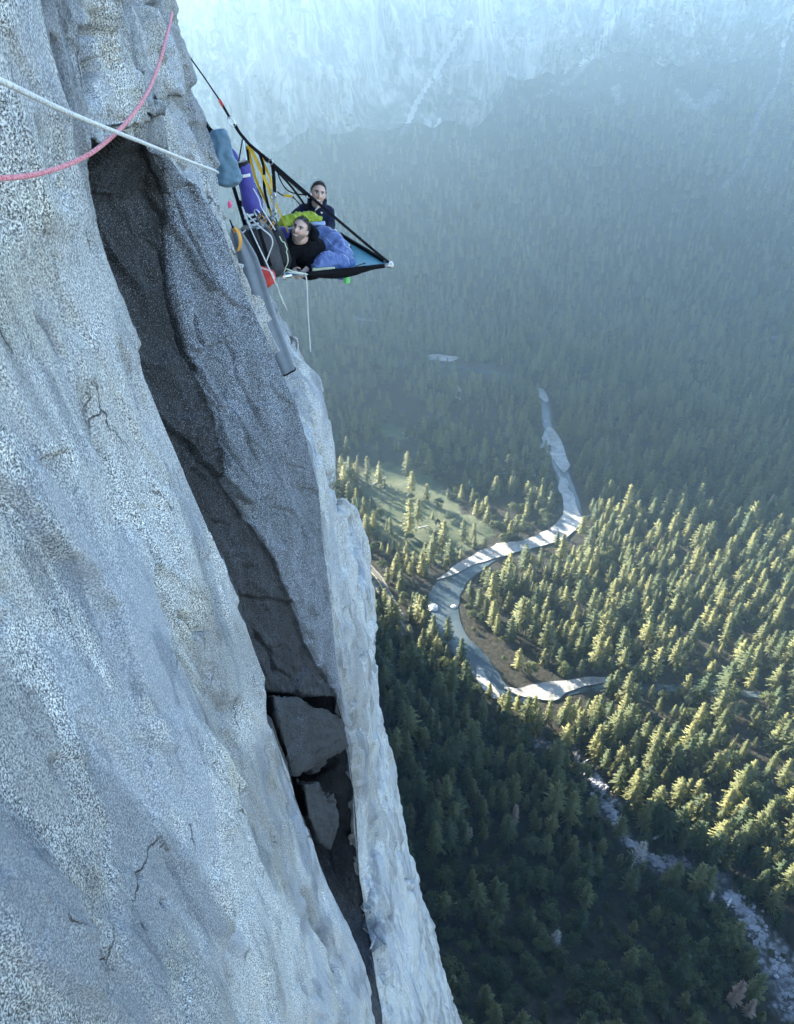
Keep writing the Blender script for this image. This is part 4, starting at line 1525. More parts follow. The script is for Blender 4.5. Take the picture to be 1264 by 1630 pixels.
def rope_mat(name, a, b, scale=900.0):
    t = NT(name)
    P = t.coord()
    w = t.n('ShaderNodeTexVoronoi', ins={'Vector': P, 'Scale': scale * 0.22}).outputs[0]
    k = t.noise(P, scale * 0.12, 2, 0.5)
    c = t.mix(t.ramp(t.math('ADD', t.math('MULTIPLY', w, 0.7), t.math('MULTIPLY', k, 0.5)), [(0.35, 0.0), (0.65, 1.0)]), a, b)
    return t.finish(t.bsdf(c, 0.85, t.bump(w, 0.8, 0.003), Sheen_Weight=0.2))


M['rope_white'] = rope_mat('white_rope', (0.36, 0.36, 0.36), (0.66, 0.66, 0.65))
M['rope_pink'] = rope_mat('pink_rope', (0.42, 0.045, 0.075), (0.62, 0.22, 0.25))
M['rope_green'] = rope_mat('pale_green_cord', (0.50, 0.60, 0.40), (0.70, 0.76, 0.60))
M['web_black'] = nylon('black_webbing', (0.006, 0.006, 0.008), 0.7, 0.1, 0.0, spec=0.08)
M['web_yellow'] = nylon('yellow_webbing', (0.55, 0.34, 0.03), 0.6, 0.1)
M['web_orange'] = nylon('orange_webbing', (0.62, 0.30, 0.06), 0.6, 0.1)
M['web_grey'] = nylon('grey_webbing', (0.22, 0.24, 0.27), 0.6, 0.1)
M['web_white'] = nylon('white_webbing', (0.6, 0.62, 0.64), 0.6, 0.1)
M['metal'] = simple('aluminium', (0.62, 0.63, 0.65), 0.32, 0.1, 40, 0, 60, 1.0)
M['dark_metal'] = simple('dark_metal', (0.10, 0.10, 0.11), 0.4, 0.2, 40, 0, 60, 0.9)
M['plastic_black'] = simple('black_plastic', (0.02, 0.02, 0.022), 0.4, 0.2, 40)
M['teal'] = nylon('teal_fabric', (0.05, 0.27, 0.33), 0.55, 0.2)
M['black_cloth'] = nylon('black_cloth', (0.006, 0.0065, 0.009), 0.85, 0.5, 0.0, spec=0.06)
M['navy'] = nylon('navy_fleece', (0.011, 0.014, 0.034), 0.85, 0.6, 0.1, spec=0.08)
M['purple'] = nylon('violet_nylon', (0.050, 0.045, 0.24), 0.5, 0.3)
M['violet_bag'] = nylon('violet_shell', (0.10, 0.145, 0.32), 0.36, 0.5, 0.3)
M['greyblue'] = nylon('slate_blue_nylon', (0.085, 0.155, 0.215), 0.55, 0.4)
M['haul'] = nylon('black_vinyl', (0.008, 0.009, 0.011), 0.5, 0.6, 0.0, spec=0.15)
M['haul_grey'] = nylon('charcoal_vinyl', (0.030, 0.032, 0.040), 0.5, 0.7, 0.0, 0.5, spec=0.2)
M['red'] = nylon('red_nylon', (0.42, 0.035, 0.025), 0.5, 0.3)
M['tarp'] = nylon('grey_tarp', (0.15, 0.175, 0.21), 0.6, 0.15)
M['lime'] = nylon('lime_fabric', (0.26, 0.33, 0.03), 0.6, 0.3)
M['cream'] = nylon('cream_foam', (0.60, 0.56, 0.34), 0.8, 0.2)
M['stripe_blue'] = nylon('pale_blue_fabric', (0.33, 0.42, 0.62), 0.6, 0.2)
M['stripe_navy'] = nylon('deep_blue_fabric', (0.035, 0.04, 0.16), 0.6, 0.2)
M['pink'] = nylon('pink_cord', (0.62, 0.10, 0.22), 0.6, 0.2)
M['bottle'] = simple('green_plastic', (0.16, 0.55, 0.18), 0.35, 0.1, 20)
M['label_white'] = simple('label_white', (0.75, 0.74, 0.72), 0.6, 0.05, 20)
M['label_orange'] = simple('label_orange', (0.70, 0.20, 0.06), 0.6, 0.05, 20)


def smooth_path(pts, n=8):
    P = [np.array(p, dtype=float) for p in pts]
    if len(P) < 3:
        return np.array([P[0] + (P[-1] - P[0]) * t for t in np.linspace(0, 1, n + 1)])
    out = []
    for i in range(len(P) - 1):
        p0, p1, p2, p3 = P[max(i - 1, 0)], P[i], P[i + 1], P[min(i + 2, len(P) - 1)]
        for k in range(n):
            f = k / n
            out.append(0.5 * ((2 * p1) + (-p0 + p2) * f + (2 * p0 - 5 * p1 + 4 * p2 - p3) * f * f + (-p0 + 3 * p1 - 3 * p2 + p3) * f ** 3))
    out.append(P[-1])
    return np.array(out)


def pp(L):                                       # (u, v, y) list -> points
    return [PY(*p) for p in L]


def cord(name, L, r, mat, parent=None, n=8, sides=8, twist=0.0):
    path = smooth_path(pp(L), n)
    me = tube_mesh(name, path, r, sides)
    return put(name, me, M[mat], parent)


def strap(name, L, w, mat, parent=None, n=6, ref=(0.15, -1.0, 0.5), th=0.003, turn=0.0):
    path = smooth_path(pp(L), n)
    T = unit(np.gradient(path, axis=0))
    ref = unit(np.array(ref, float))
    V, F = [], []
    m = len(path)
    for i in range(m):
        s = unit(np.cross(T[i], ref))
        a = turn * i / m
        nn = np.cross(s, T[i])
        s = s * math.cos(a) + nn * math.sin(a)
        nn = np.cross(s, T[i])
        for a, b in ((-1, -1), (1, -1), (1, 1), (-1, 1)):
            V.append(path[i] + s * a * w / 2 + nn * b * th / 2)
    for i in range(m - 1):
        for k in range(4):
            F.append([i * 4 + k, i * 4 + (k + 1) % 4, i * 4 + 4 + (k + 1) % 4, i * 4 + 4 + k])
    F += [[3, 2, 1, 0], [m * 4 - 4, m * 4 - 3, m * 4 - 2, m * 4 - 1]]
    me = bpy.data.meshes.new(name)
    me.from_pydata([tuple(v) for v in V], [], F)
    me.update()
    return put(name, me, M[mat], parent)


def loft_mesh(name, path, ra, rb, ref=(0, -0.82, 0.57), sides=28, amp=0.0, freq=9.0, seed=0, fold=0.0, nfold=5, power=2.0):
    """closed bag: elliptic sections along a path, ends rounded; folds run along it"""
    path = np.asarray(path, float)
    n = len(path)
    T = unit(np.gradient(path, axis=0))
    ref = unit(np.array(ref, float))
    V = []
    for i in range(n):
        s = unit(np.cross(T[i], ref))
        q = np.cross(s, T[i])
        for k in range(sides):
            a = 6.28318 * k / sides
            ca, sa = math.cos(a), math.sin(a)
            ca = math.copysign(abs(ca) ** (2 / power), ca)
            sa = math.copysign(abs(sa) ** (2 / power), sa)
            f = 1 + fold * math.sin(nfold * a + seed + 1.3 * math.sin(i * 0.35 + seed))
            V.append(path[i] + (s * ca * ra[i] + q * sa * rb[i]) * f)
    V = np.array(V)
    if amp:
        C = np.repeat(path, sides, axis=0)
        dirs = unit(V - C)
        V = V + dirs * (amp * ridged(V * freq, 3, seed) + amp * 0.5 * fbm(V * freq * 2.3, 3, seed + 5))[:, None]
    F = []
    for i in range(n - 1):
        for k in range(sides):
            F.append([i * sides + k, i * sides + (k + 1) % sides, (i + 1) * sides + (k + 1) % sides, (i + 1) * sides + k])
    F.append(list(range(sides))[::-1])
    F.append([(n - 1) * sides + k for k in range(sides)])
    me = bpy.data.meshes.new(name)
    me.from_pydata([tuple(v) for v in V], [], F)
    me.update()
    for p in me.polygons:
        p.use_smooth = len(p.vertices) == 4
    return me


def bag(name, L, ra, rb, mat, parent=None, n=7, **kw):
    path = smooth_path(pp(L), n)
    t = np.linspace(0, 1, len(path))
    k = np.linspace(0, 1, len(ra))
    return put(name, loft_mesh(name, path, np.interp(t, k, ra), np.interp(t, k, rb), **kw), M[mat], parent)


def ring(name, c, r1, r2, rt, mat, parent=None, up=(0, 0, 1), side=(1, 0, 0)):
    c = np.array(c, float)
    up, side = unit(np.array(up, float)), unit(np.array(side, float))
    pts = [c + side * r1 * math.cos(a) + up * r2 * math.sin(a) for a in np.linspace(0, 6.2832, 19)]
    return put(name, tube_mesh(name, pts, rt, 6, False), M[mat], parent)


def panel(name, L, mat, parent=None, th=0.012, nu=10, nv=10, bulge=0.0, amp=0.0, seed=0):
    """thick cloth panel from four corners (u, v, y), bulging toward its front"""
    A, B, C, D = [np.array(p) for p in pp(L)]
    nrm = unit(np.cross(B - A, D - A))
    V = []
    for layer in (0, 1):
        for j in range(nv + 1):
            for i in range(nu + 1):
                a, b = i / nu, j / nv
                p = (A * (1 - a) + B * a) * (1 - b) + (D * (1 - a) + C * a) * b
                w = math.sin(math.pi * a) ** .6 * math.sin(math.pi * b) ** .6 if 0 < a < 1 and 0 < b < 1 else 0
                p = p + nrm * (bulge * w * (1 if layer == 0 else -1) + (th / 2 if layer == 0 else -th / 2))
                V.append(p)
    V = np.array(V)
    if amp:
        V += nrm * (amp * ridged(V * 12, 3, seed))[:, None]
    m = (nu + 1) * (nv + 1)
    F = []
    for j in range(nv):
        for i in range(nu):
            q = j * (nu + 1) + i
            F.append([q, q + 1, q + nu + 2, q + nu + 1])
            F.append([m + q, m + q + nu + 1, m + q + nu + 2, m + q + 1])
    rim = [i for i in range(nu + 1)] + [(j + 1) * (nu + 1) - 1 for j in range(1, nv + 1)] + [nv * (nu + 1) + i for i in range(nu - 1, -1, -1)] + [j * (nu + 1) for j in range(nv - 1, 0, -1)]
    for a, b in zip(rim, rim[1:] + rim[:1]):
        F.append([b, a, m + a, m + b])
    me = bpy.data.meshes.new(name)
    me.from_pydata([tuple(v) for v in V], [], F)
    me.update()
    for p in me.polygons:
        p.use_smooth = True
    return put(name, me, M[mat], parent)


# ------------------------------------------------------------------ the portaledge
NL, NR = PY(452, 439, 7.20), PY(623, 423, 7.56)
LZ = (NL.z + NR.z) / 2
NL.z = NR.z = LZ
FR_ = PZ(530, 366, LZ)
FL_ = NL + (FR_ - NR)


def build_ledge():
    root = empty('portaledge', (NL + NR + FR_ + FL_) / 4)
    inv = Matrix.Translation(-root.location)

    def child(o):
        if o.parent is None:
            o.parent = root
            o.matrix_parent_inverse = inv
        return o
    # frame: four tubes, four corner castings
    ax = (NR - NL).normalized()
    ay = (FR_ - NR).normalized()
    for a, b in ((NL, NR), (NR, FR_), (FL_, FR_), (NL, FL_)):
        a = a.lerp(b, 0.02)
        b2 = b.lerp(a, 0.02)
        child(put('rail', tube_mesh('rail', [a.lerp(b2, t) for t in np.linspace(0, 1, 5)], 0.0145, 10), M['metal']))
    for c, sx, sy in ((NL, 1, 1), (NR, -1, 1), (FR_, -1, -1), (FL_, 1, -1)):
        p1, p2 = c + ax * sx * 0.075, c + ay * sy * 0.075
        m = join_meshes('corner', [tube_mesh('c', [c - ax * sx * 0.02, c, p1], 0.021, 10), tube_mesh('c', [c - ay * sy * 0.02, c, p2], 0.021, 10), tube_mesh('c', [c + Vector((0, 0, -0.03)), c, c + Vector((0, 0, 0.035))], 0.012, 8)])
        child(put('corner_fitting', m, M['metal']))
    # bed, sagging between the rails
    n = 26
    V, F = [], []
    for lay in (0, 1):
        for j in range(n + 1):
            for i in range(n + 1):
                a, b = i / n, j / n
                p = NL.lerp(NR, a).lerp(FL_.lerp(FR_, a), b)
                sag = 0.11 * (math.sin(math.pi * a) * math.sin(math.pi * b)) ** 0.8 if 0 < a < 1 and 0 < b < 1 else 0
                V.append((p.x, p.y, p.z - 0.006 - sag - 0.004 * lay))
    m = (n + 1) ** 2
    for j in range(n):
        for i in range(n):
            q = j * (n + 1) + i
            F.append([q, q + 1, q + n + 2, q + n + 1])
            F.append([m + q, m + q + n + 1, m + q + n + 2, m + q + 1])
    rim = [i for i in range(n + 1)] + [(j + 1) * (n + 1) - 1 for j in range(1, n + 1)] + [n * (n + 1) + i for i in range(n - 1, -1, -1)] + [j * (n + 1) for j in range(n - 1, 0, -1)]
    for a, b in zip(rim, rim[1:] + rim[:1]):
        F.append([b, a, m + a, m + b])
    me = bpy.data.meshes.new('bed')
    me.from_pydata(V, [], F)
    me.update()
    for p in me.polygons:
        p.use_smooth = True
    bed = child(put('bed', me, M['teal']))
    bed['label'] = 'teal fabric bed'
    # black sleeves over the rails; the near one bellies down
    for a, b, f0, f1, drop, lab in ((NL, NR, 0.20, 0.93, 0.055, 1), (NR, FR_, 0.10, 0.9, 0.0, 0), (FL_, FR_, 0.1, 0.9, 0.0, 0), (NL, FL_, 0.1, 0.9, 0.0, 0)):
        ts = np.linspace(f0, f1, 20)
        path = [np.array(a.lerp(b, t)) + np.array((0, 0, -0.5 * drop * math.sin(math.pi * min(1, (t - f0) / (f1 - f0) * 1.15)) ** 1.2)) for t in ts]
        rr = [0.021 + 0.5 * drop * math.sin(math.pi * min(1, (t - f0) / (f1 - f0) * 1.15)) ** 1.2 for t in ts]
        child(put('rail_sleeve', loft_mesh('rail_sleeve', path, [0.021] * 20, rr, ref=(0, 0, 1), sides=14, amp=0.003, freq=14, seed=3), M['web_black']))
    # tension strap across the bed with a small buckle
    child(strap('bed_strap', [(575, 408, 8.3), (594, 416, 7.95), (612, 422, 7.62)], 0.018, 'web_black', n=5, ref=(0, 0, 1)))
    child(strap('bed_strap', [(566, 424, 7.55), (580, 419, 7.75), (590, 418, 7.85)], 0.02, 'web_black', n=5, ref=(0, 0, 1)))
    # suspension: everything gathers under the anchor sling
    Y0 = 7.9
    A = (397, 230, Y0)
    child(strap('suspension_strap', [(373, 197, Y0), (382, 212, Y0), A], 0.030, 'web_black'))
    child(strap('suspension_strap', [A, (433, 260, 7.85), (470, 292, 7.8), (520, 335, 7.72), (585, 390, 7.62), (619, 418, 7.57)], 0.030, 'web_black', turn=0.5))
    child(strap('suspension_strap', [(398, 231, 7.92), (433, 263, 8.0), (468, 294, 8.25), (496, 320, 8.55), (530, 364, FR_.y)], 0.028, 'web_black', turn=0.4))
    child(strap('suspension_strap', [(434, 262, 7.86), (436, 285, 7.8), (437, 306, 7.7)], 0.034, 'web_black', turn=0.3))
    child(strap('suspension_strap', [(436, 306, 7.7), (436, 330, 7.6), (434, 356, 7.5), (446, 402, 7.3), (453, 434, 7.2)], 0.026, 'web_grey'))
    child(strap('suspension_strap', [(433, 264, 7.9), (452, 284, 8.1), (466, 300, 8.2), (484, 325, 8.3), (490, 336, 8.35)], 0.022, 'web_black'))
    child(strap('suspension_strap', [(490, 336, 8.35), (505, 352, 8.3), (522, 364, 8.25), (545, 383, 8.2)], 0.026, 'web_yellow', turn=0.4))
    child(strap('suspension_strap', [(396, 231, 7.9), (408, 255, 7.9), (423, 288, 7.8), (434, 318, 7.7), (437, 338, 7.6)], 0.034, 'web_yellow', turn=0.5))
    child(strap('suspension_strap', [(394, 231, 7.95), (400, 258, 7.95), (409, 290, 7.9), (428, 330, 7.75), (434, 350, 7.6)], 0.026, 'web_yellow', turn=-0.6))
    child(strap('suspension_strap', [(415, 246, 7.9), (424, 270, 7.95), (431, 285, 8.0), (433, 300, 8.0)], 0.026, 'web_yellow', turn=0.8))
    child(strap('suspension_strap', [(413, 244, 7.9), (420, 268, 7.85), (421, 300, 7.8), (428, 332, 7.7)], 0.026, 'web_black', turn=0.5))
    child(strap('suspension_strap', [(438, 322, 7.75), (446, 340, 7.7), (459, 370, 7.6)], 0.016, 'web_yellow'))
    child(strap('suspension_strap', [(393, 233, 7.95), (397, 262, 7.95), (403, 290, 7.95), (416, 330, 8.1), FLP()], 0.022, 'web_black'))
    child(strap('loose_tail', [(440, 268, 7.9), (447, 288, 7.9), (458, 303, 7.9), (474, 309, 7.9), (492, 310, 7.9)], 0.012, 'web_black'))
    child(strap('loose_tail', [(441, 305, 7.9), (450, 311, 7.9), (454, 311, 7.9)], 0.010, 'web_black'))
    child(strap('loose_tail', [(452, 311, 7.9), (459, 312, 7.9), (466, 312, 7.9)], 0.026, 'web_yellow'))
    child(strap('loose_tail', [(466, 313, 7.9), (470, 317, 7.9), (477, 325, 7.9)], 0.010, 'web_black'))
    # buckles
    for (u, v, y) in ((435, 312, 7.66), (553, 392, 8.17), (436, 338, 7.56), (431, 258, 7.85), (492, 311, 8.2)):
        c = PY(u, v, y)
        b = child(ring('buckle', c, 0.022, 0.026, 0.006, 'metal', up=(0.3, 0, 1), side=(1, -0.3, 0)))
        pin = tube_mesh('pin', [c + Vector((-0.02, 0.005, 0)), c + Vector((0.02, -0.004, 0))], 0.005, 6)
        po = put('pin', pin, M['dark_metal'], b)
        po.matrix_parent_inverse = inv
    bk = child(bag('cam_buckle', [(547, 386, 8.2), (552, 390, 8.19), (558, 395, 8.18)], [0.02, 0.03, 0.018], [0.012, 0.02, 0.012], 'plastic_black', sides=10))
    return tag(root, 'teal portaledge with silver frame hung by black and yellow straps', 'portaledge')


def FLP():
    return (float(W0 / 2 + FPX * FL_.x / (FL_.y * CP - FL_.z * SP)), float(H0 / 2 - FPX * (FL_.y * SP + FL_.z * CP) / (FL_.y * CP - FL_.z * SP)), FL_.y)


ledge = build_ledge()


def thing(name, label, cat, objs, group=None, base=None):
    """an Empty at the base of its parts"""
    root = empty(name, base if base is not None else objs[0].matrix_world.translation)
    if base is None:
        P = np.array([v.co[:] for o in objs for v in o.data.vertices])
        root.location = (P[:, 0].mean(), P[:, 1].mean(), P[:, 2].min())
    inv = Matrix.Translation(-root.location)
    for o in objs:
        o.parent = root
        o.matrix_parent_inverse = inv
    return tag(root, label, cat, group)


def sub(o, parent, root):
    o.parent = parent
    o.matrix_parent_inverse = Matrix.Translation(-root) if root is not None else Matrix()
    return o


# anchor
thing('anchor_sling', 'long thin dark sling running from the rock edge to the ledge', 'sling', [
    strap('sling', [(288, 72, 8.3), (300, 88, 8.25), (325, 123, 8.1), (350, 160, 8.0)], 0.014, 'web_black'),
    strap('quickdraw', [(350, 160, 8.0), (358, 174, 7.95), (366, 188, 7.92)], 0.024, 'web_black', turn=0.6),
    strap('red_tape', [(349, 158, 7.99), (352, 164, 7.98), (356, 171, 7.96)], 0.027, 'red', turn=0.4),
    ring('carabiner', PY(369, 194, 7.9), 0.024, 0.045, 0.006, 'metal', up=(0.6, 0, -0.8), side=(0.8, 0, 0.6))])

# bags hung on the wall side
b1 = bag('sack_body', [(345, 206, 6.7), (347, 214, 6.7), (352, 240, 6.7), (358, 268, 6.7), (362, 288, 6.7), (363, 297, 6.7)], [0.035, 0.075, 0.085, 0.11, 0.115, 0.03], [0.03, 0.06, 0.09, 0.11, 0.11, 0.03], 'greyblue', sides=48, n=12, amp=0.016, freq=11, seed=11, fold=0.08, nfold=6)
thing('stuff_sack', 'large slate blue stuff sack hanging beside the rock edge', 'bag', [b1,
      strap('strap', [(325, 195, 6.8), (332, 206, 6.76), (343, 216, 6.72)], 0.05, 'web_black'), strap('strap', [(360, 224, 6.8), (366, 240, 6.85), (372, 256, 6.9)], 0.02, 'web_black'),
      strap('strap', [(333, 212, 6.8), (334, 224, 6.8), (337, 240, 6.8)], 0.03, 'web_black'), strap('strap', [(323, 180, 6.85), (329, 195, 6.85), (334, 208, 6.85)], 0.008, 'web_white')])
b2 = bag('sack_body', [(386, 262, 7.1), (388, 270, 7.1), (393, 295, 7.1), (401, 322, 7.1), (405, 335, 7.1), (406, 340, 7.1)], [0.058, 0.062, 0.070, 0.088, 0.082, 0.04], [0.05, 0.055, 0.06, 0.075, 0.07, 0.04], 'purple', amp=0.004, freq=7, seed=21, fold=0.025, nfold=4)
lb = panel('name_patch', [(385, 278.5, 6.99), (398, 276.0, 6.99), (398.8, 280.8, 6.99), (386, 283.4, 6.99)], 'label_white', None, 0.004, 6, 3)
marks = [panel('mark', [(386.5 + k * 2.6, 279.6 - k * .5, 6.982), (388.3 + k * 2.6, 279.2 - k * .5, 6.982), (388.7 + k * 2.6, 281.6 - k * .5, 6.982), (386.9 + k * 2.6, 282.0 - k * .5, 6.982)], 'label_orange', None, 0.003, 2, 2) for k in range(2)]
rt = thing('tube_bag', 'violet tube bag with a white patch hanging upright from black straps', 'bag', [b2, lb,
           bag('dark_collar', [(384.5, 257, 7.1), (386, 263, 7.1), (387, 267, 7.1)], [0.056, 0.060, 0.060], [0.05, 0.055, 0.054], 'haul', sides=20),
           strap('handle', [(386, 222, 7.85), (383, 240, 7.5), (379, 262, 7.2)], 0.012, 'web_black'), strap('handle', [(388, 224, 7.85), (391, 244, 7.5), (393, 262, 7.2)], 0.010, 'web_white')])
for mk in marks:
    sub(mk, lb, rt.location)
b3 = bag('sack_body', [(366, 238, 7.6), (370, 246, 7.6), (376, 260, 7.6), (380, 275, 7.6)], [0.02, 0.04, 0.045, 0.03], [0.02, 0.035, 0.04, 0.03], 'purple', amp=0.004, seed=5)
thing('stuff_sack', 'small violet stuff sack tucked between the slate sack and the tube bag', 'bag', [b3, strap('strap', [(362, 228, 7.6), (365, 234, 7.6), (368, 241, 7.6)], 0.015, 'web_black')])

# haul bags between ledge and wall
h1 = bag('bag_body', [(402, 360, 7.0), (404, 368, 7.0), (411, 392, 7.0), (420, 418, 7.0), (425, 434, 7.0), (426, 440, 7.0)], [0.10, 0.15, 0.17, 0.17, 0.16, 0.08], [0.10, 0.14, 0.16, 0.16, 0.15, 0.08], 'haul_grey', amp=0.012, freq=6, seed=31, fold=0.03)
thing('haul_bag', 'charcoal haul bag hanging next to the grey tarp', 'bag', [h1, strap('shoulder_strap', [(399, 366, 6.84), (408, 392, 6.82), (420, 428, 6.83)], 0.035, 'web_black'),
      strap('shoulder_strap', [(412, 364, 6.84), (420, 390, 6.82), (431, 424, 6.84)], 0.03, 'web_black'), strap('white_tab', [(385, 371, 6.86), (388, 369, 6.86), (391, 366, 6.86)], 0.012, 'web_white')])
h2 = bag('bag_body', [(428, 362, 7.25), (430, 370, 7.25), (437, 395, 7.22), (443, 420, 7.2), (446, 432, 7.2)], [0.08, 0.11, 0.125, 0.125, 0.07], [0.08, 0.11, 0.12, 0.12, 0.07], 'haul', amp=0.012, freq=7, seed=41, fold=0.03)
thing('haul_bag', 'black haul bag with pale blue strap beside the near person', 'bag', [h2, strap('shoulder_strap', [(438, 391, 7.08), (441, 402, 7.07), (443, 414, 7.08)], 0.022, 'stripe_blue'),
      strap('shoulder_strap', [(430, 392, 7.08), (436, 410, 7.07), (442, 424, 7.08)], 0.03, 'web_black'), bag('side_pocket', [(430, 398, 7.12), (436, 407, 7.1), (441, 418, 7.1)], [0.03, 0.05, 0.03], [0.02, 0.04, 0.02], 'haul_grey', amp=0.004, seed=3)])
thing('haul_bag', 'black bag under the rack of carabiners', 'bag', [bag('bag_body', [(398, 344, 7.35), (404, 350, 7.35), (420, 362, 7.3), (432, 372, 7.3), (436, 378, 7.3)], [0.05, 0.09, 0.11, 0.10, 0.04], [0.05, 0.08, 0.10, 0.09, 0.04], 'haul', amp=0.01, seed=51),
      strap('shoulder_strap', [(408, 346, 7.2), (420, 356, 7.18), (432, 368, 7.2)], 0.03, 'web_grey')])
r1 = bag('pouch_body', [(401, 426, 6.6), (406, 430, 6.6), (416, 437, 6.6), (427, 444, 6.6), (434, 449, 6.6), (436, 451, 6.6)], [0.02, 0.045, 0.075, 0.085, 0.05, 0.01], [0.01, 0.02, 0.03, 0.035, 0.02, 0.01], 'red', amp=0.010, freq=10, seed=61, power=1.7)
thing('red_pouch', 'red pouch with white trim below the haul bags', 'bag', [r1, cord('trim', [(401, 422, 6.55), (410, 425, 6.53), (424, 429, 6.52), (433, 434, 6.53), (437, 443, 6.55)], 0.005, 'rope_white'),
      bag('dark_bottom', [(409, 440, 6.63), (418, 448, 6.63), (429, 456, 6.63)], [0.02, 0.03, 0.02], [0.03, 0.04, 0.03], 'haul', seed=6)])


# grey tarp: a long folded drape
def build_tarp():
    L = [(372, 362, 5.35), (378, 378, 5.35), (388, 410, 5.40), (399, 450, 5.45), (414, 500, 5.5), (433, 545, 5.55), (448, 578, 5.6), (454, 592, 5.62)]
    hw = [0.02, 0.05, 0.090, 0.105, 0.105, 0.10, 0.09, 0.085]
    path = smooth_path(pp(L), 10)
    m = len(path)
    t = np.linspace(0, 1, m)
    W = np.interp(t, np.linspace(0, 1, len(hw)), hw)
    T = unit(np.gradient(path, axis=0))
    ns = 60
    V = []
    for i in range(m):
        s = unit(np.cross(T[i], np.array((0, -1, 0.35))))
        s = s if s[0] > 0 else -s
        q = np.cross(s, T[i])
        q = q if q[1] < 0 else -q
        for k in range(ns):
            a = 6.28318 * k / ns
            f = math.sin(a * 5 + 0.4 + 0.5 * math.sin(t[i] * 4)) * (0.24 * (1 - t[i]) + 0.07)
            V.append(path[i] + s * math.cos(a) * W[i] * (1 + f * 0.4) + q * math.sin(a) * W[i] * (0.55 + f))
    F = [[i * ns + k, i * ns + (k + 1) % ns, (i + 1) * ns + (k + 1) % ns, (i + 1) * ns + k] for i in range(m - 1) for k in range(ns)]
    F += [list(range(ns))[::-1], [(m - 1) * ns + k for k in range(ns)]]
    me = bpy.data.meshes.new('tarp')
    me.from_pydata([tuple(v) for v in V], [], F)
    me.update()
    for p in me.polygons:
        p.use_smooth = len(p.vertices) == 4
    body = put('drape', me, M['tarp'])
    rimpts = [tuple(V[(m - 2) * ns + k]) for k in range(ns)] + [tuple(V[(m - 2) * ns])]
    hem = put('black_hem', tube_mesh('black_hem', np.array(rimpts), 0.008, 6, False), M['web_black'])
    tie = put('tie_cord', tube_mesh('tie_cord', smooth_path(pp([(366, 350, 5.3), (369, 358, 5.32), (373, 366, 5.35)])), 0.006, 6), M['web_black'])
    thing('tarp', 'long grey folded tarp hanging down the rock below the bags', 'tarp', [body, hem, tie])


build_tarp()
thing('sling_loop', 'orange webbing loop at the top of the grey tarp', 'sling', [strap('webbing', [(374, 362, 5.3), (380, 370, 5.28), (383, 384, 5.26), (380, 398, 5.27), (376, 400, 5.3)], 0.022, 'web_orange', n=8, ref=(0.6, -0.8, 0.1)),
      cord('knot', [(371, 366, 5.3), (374, 364, 5.28), (376, 367, 5.28), (373, 369, 5.3)], 0.008, 'web_orange')])
tag(bag('cord_knot', [(392, 395, 6.6), (395, 397, 6.6), (397, 400, 6.6)], [0.012, 0.022, 0.01], [0.012, 0.02, 0.01], 'pink', amp=0.005, freq=40, seed=2), 'small pink knotted cord in front of the charcoal haul bag', 'cord')
tag(bag('cord_knot', [(364, 320, 5.0), (366, 325, 5.0), (365, 331, 5.0)], [0.008, 0.013, 0.008], [0.008, 0.012, 0.008], 'pink', amp=0.003, freq=40, seed=4), 'small pink cord showing at the rock edge below the slate sack', 'cord')

# wall-side webbing seen between the bags, a ladder of slings, and the rack
thing('webbing_ladder', 'black webbing ladder hanging behind the violet tube bag', 'ladder', [
    strap('side_strap', [(370, 292, 7.6), (378, 318, 7.5), (386, 345, 7.4), (392, 365, 7.35)], 0.035, 'web_black'), strap('side_strap', [(404, 292, 7.7), (412, 318, 7.6), (420, 345, 7.5)], 0.03, 'web_black'),
    strap('rung', [(379, 322, 7.5), (386, 324, 7.45), (394, 322, 7.4)], 0.05, 'web_black'), strap('rung', [(388, 356, 7.4), (396, 354, 7.35), (404, 350, 7.3)], 0.05, 'web_black')])
et = []
for k, (u, v) in enumerate([(396, 344), (400, 351), (404, 358), (409, 364)]):
    et.append(strap('step', [(u - 7, v + 3, 6.95), (u, v, 6.9), (u + 8, v - 3, 6.9)], 0.020, 'web_white', turn=0.5))
et.append(strap('side_strap', [(388, 338, 6.98), (395, 352, 6.95), (405, 370, 6.95)], 0.016, 'web_white'))
et.append(strap('side_strap', [(404, 336, 6.92), (412, 348, 6.9), (420, 362, 6.9)], 0.016, 'web_grey'))
thing('etrier', 'white and grey sling ladder bunched below the violet tube bag', 'ladder', et)
for k, (u, v, y) in enumerate([(410, 340, 6.85), (413, 345, 6.85), (417, 348, 6.86), (421, 352, 6.86), (436, 350, 7.0), (432, 360, 7.0)]):
    c = ring('carabiner', PY(u, v, y), 0.022, 0.040, 0.005, ('metal', 'dark_metal', 'web_orange')[k % 3], up=(0.4 * (-1) ** k, 0.2, -0.9), side=(0.9, 0.1 * k - .3, 0.3))
    names = ['silver carabiner at the foot of the violet tube bag', 'dark carabiner hooked just under the violet tube bag', 'orange carabiner in the rack under the violet tube bag', 'silver carabiner lowest in the rack by the white sling ladder',
             'dark carabiner clipped at the lower end of the grey suspension strap', 'orange carabiner clipped above the black haul bag']
    tag(c, names[k], 'carabiner', 'carabiners racked at the ledge')

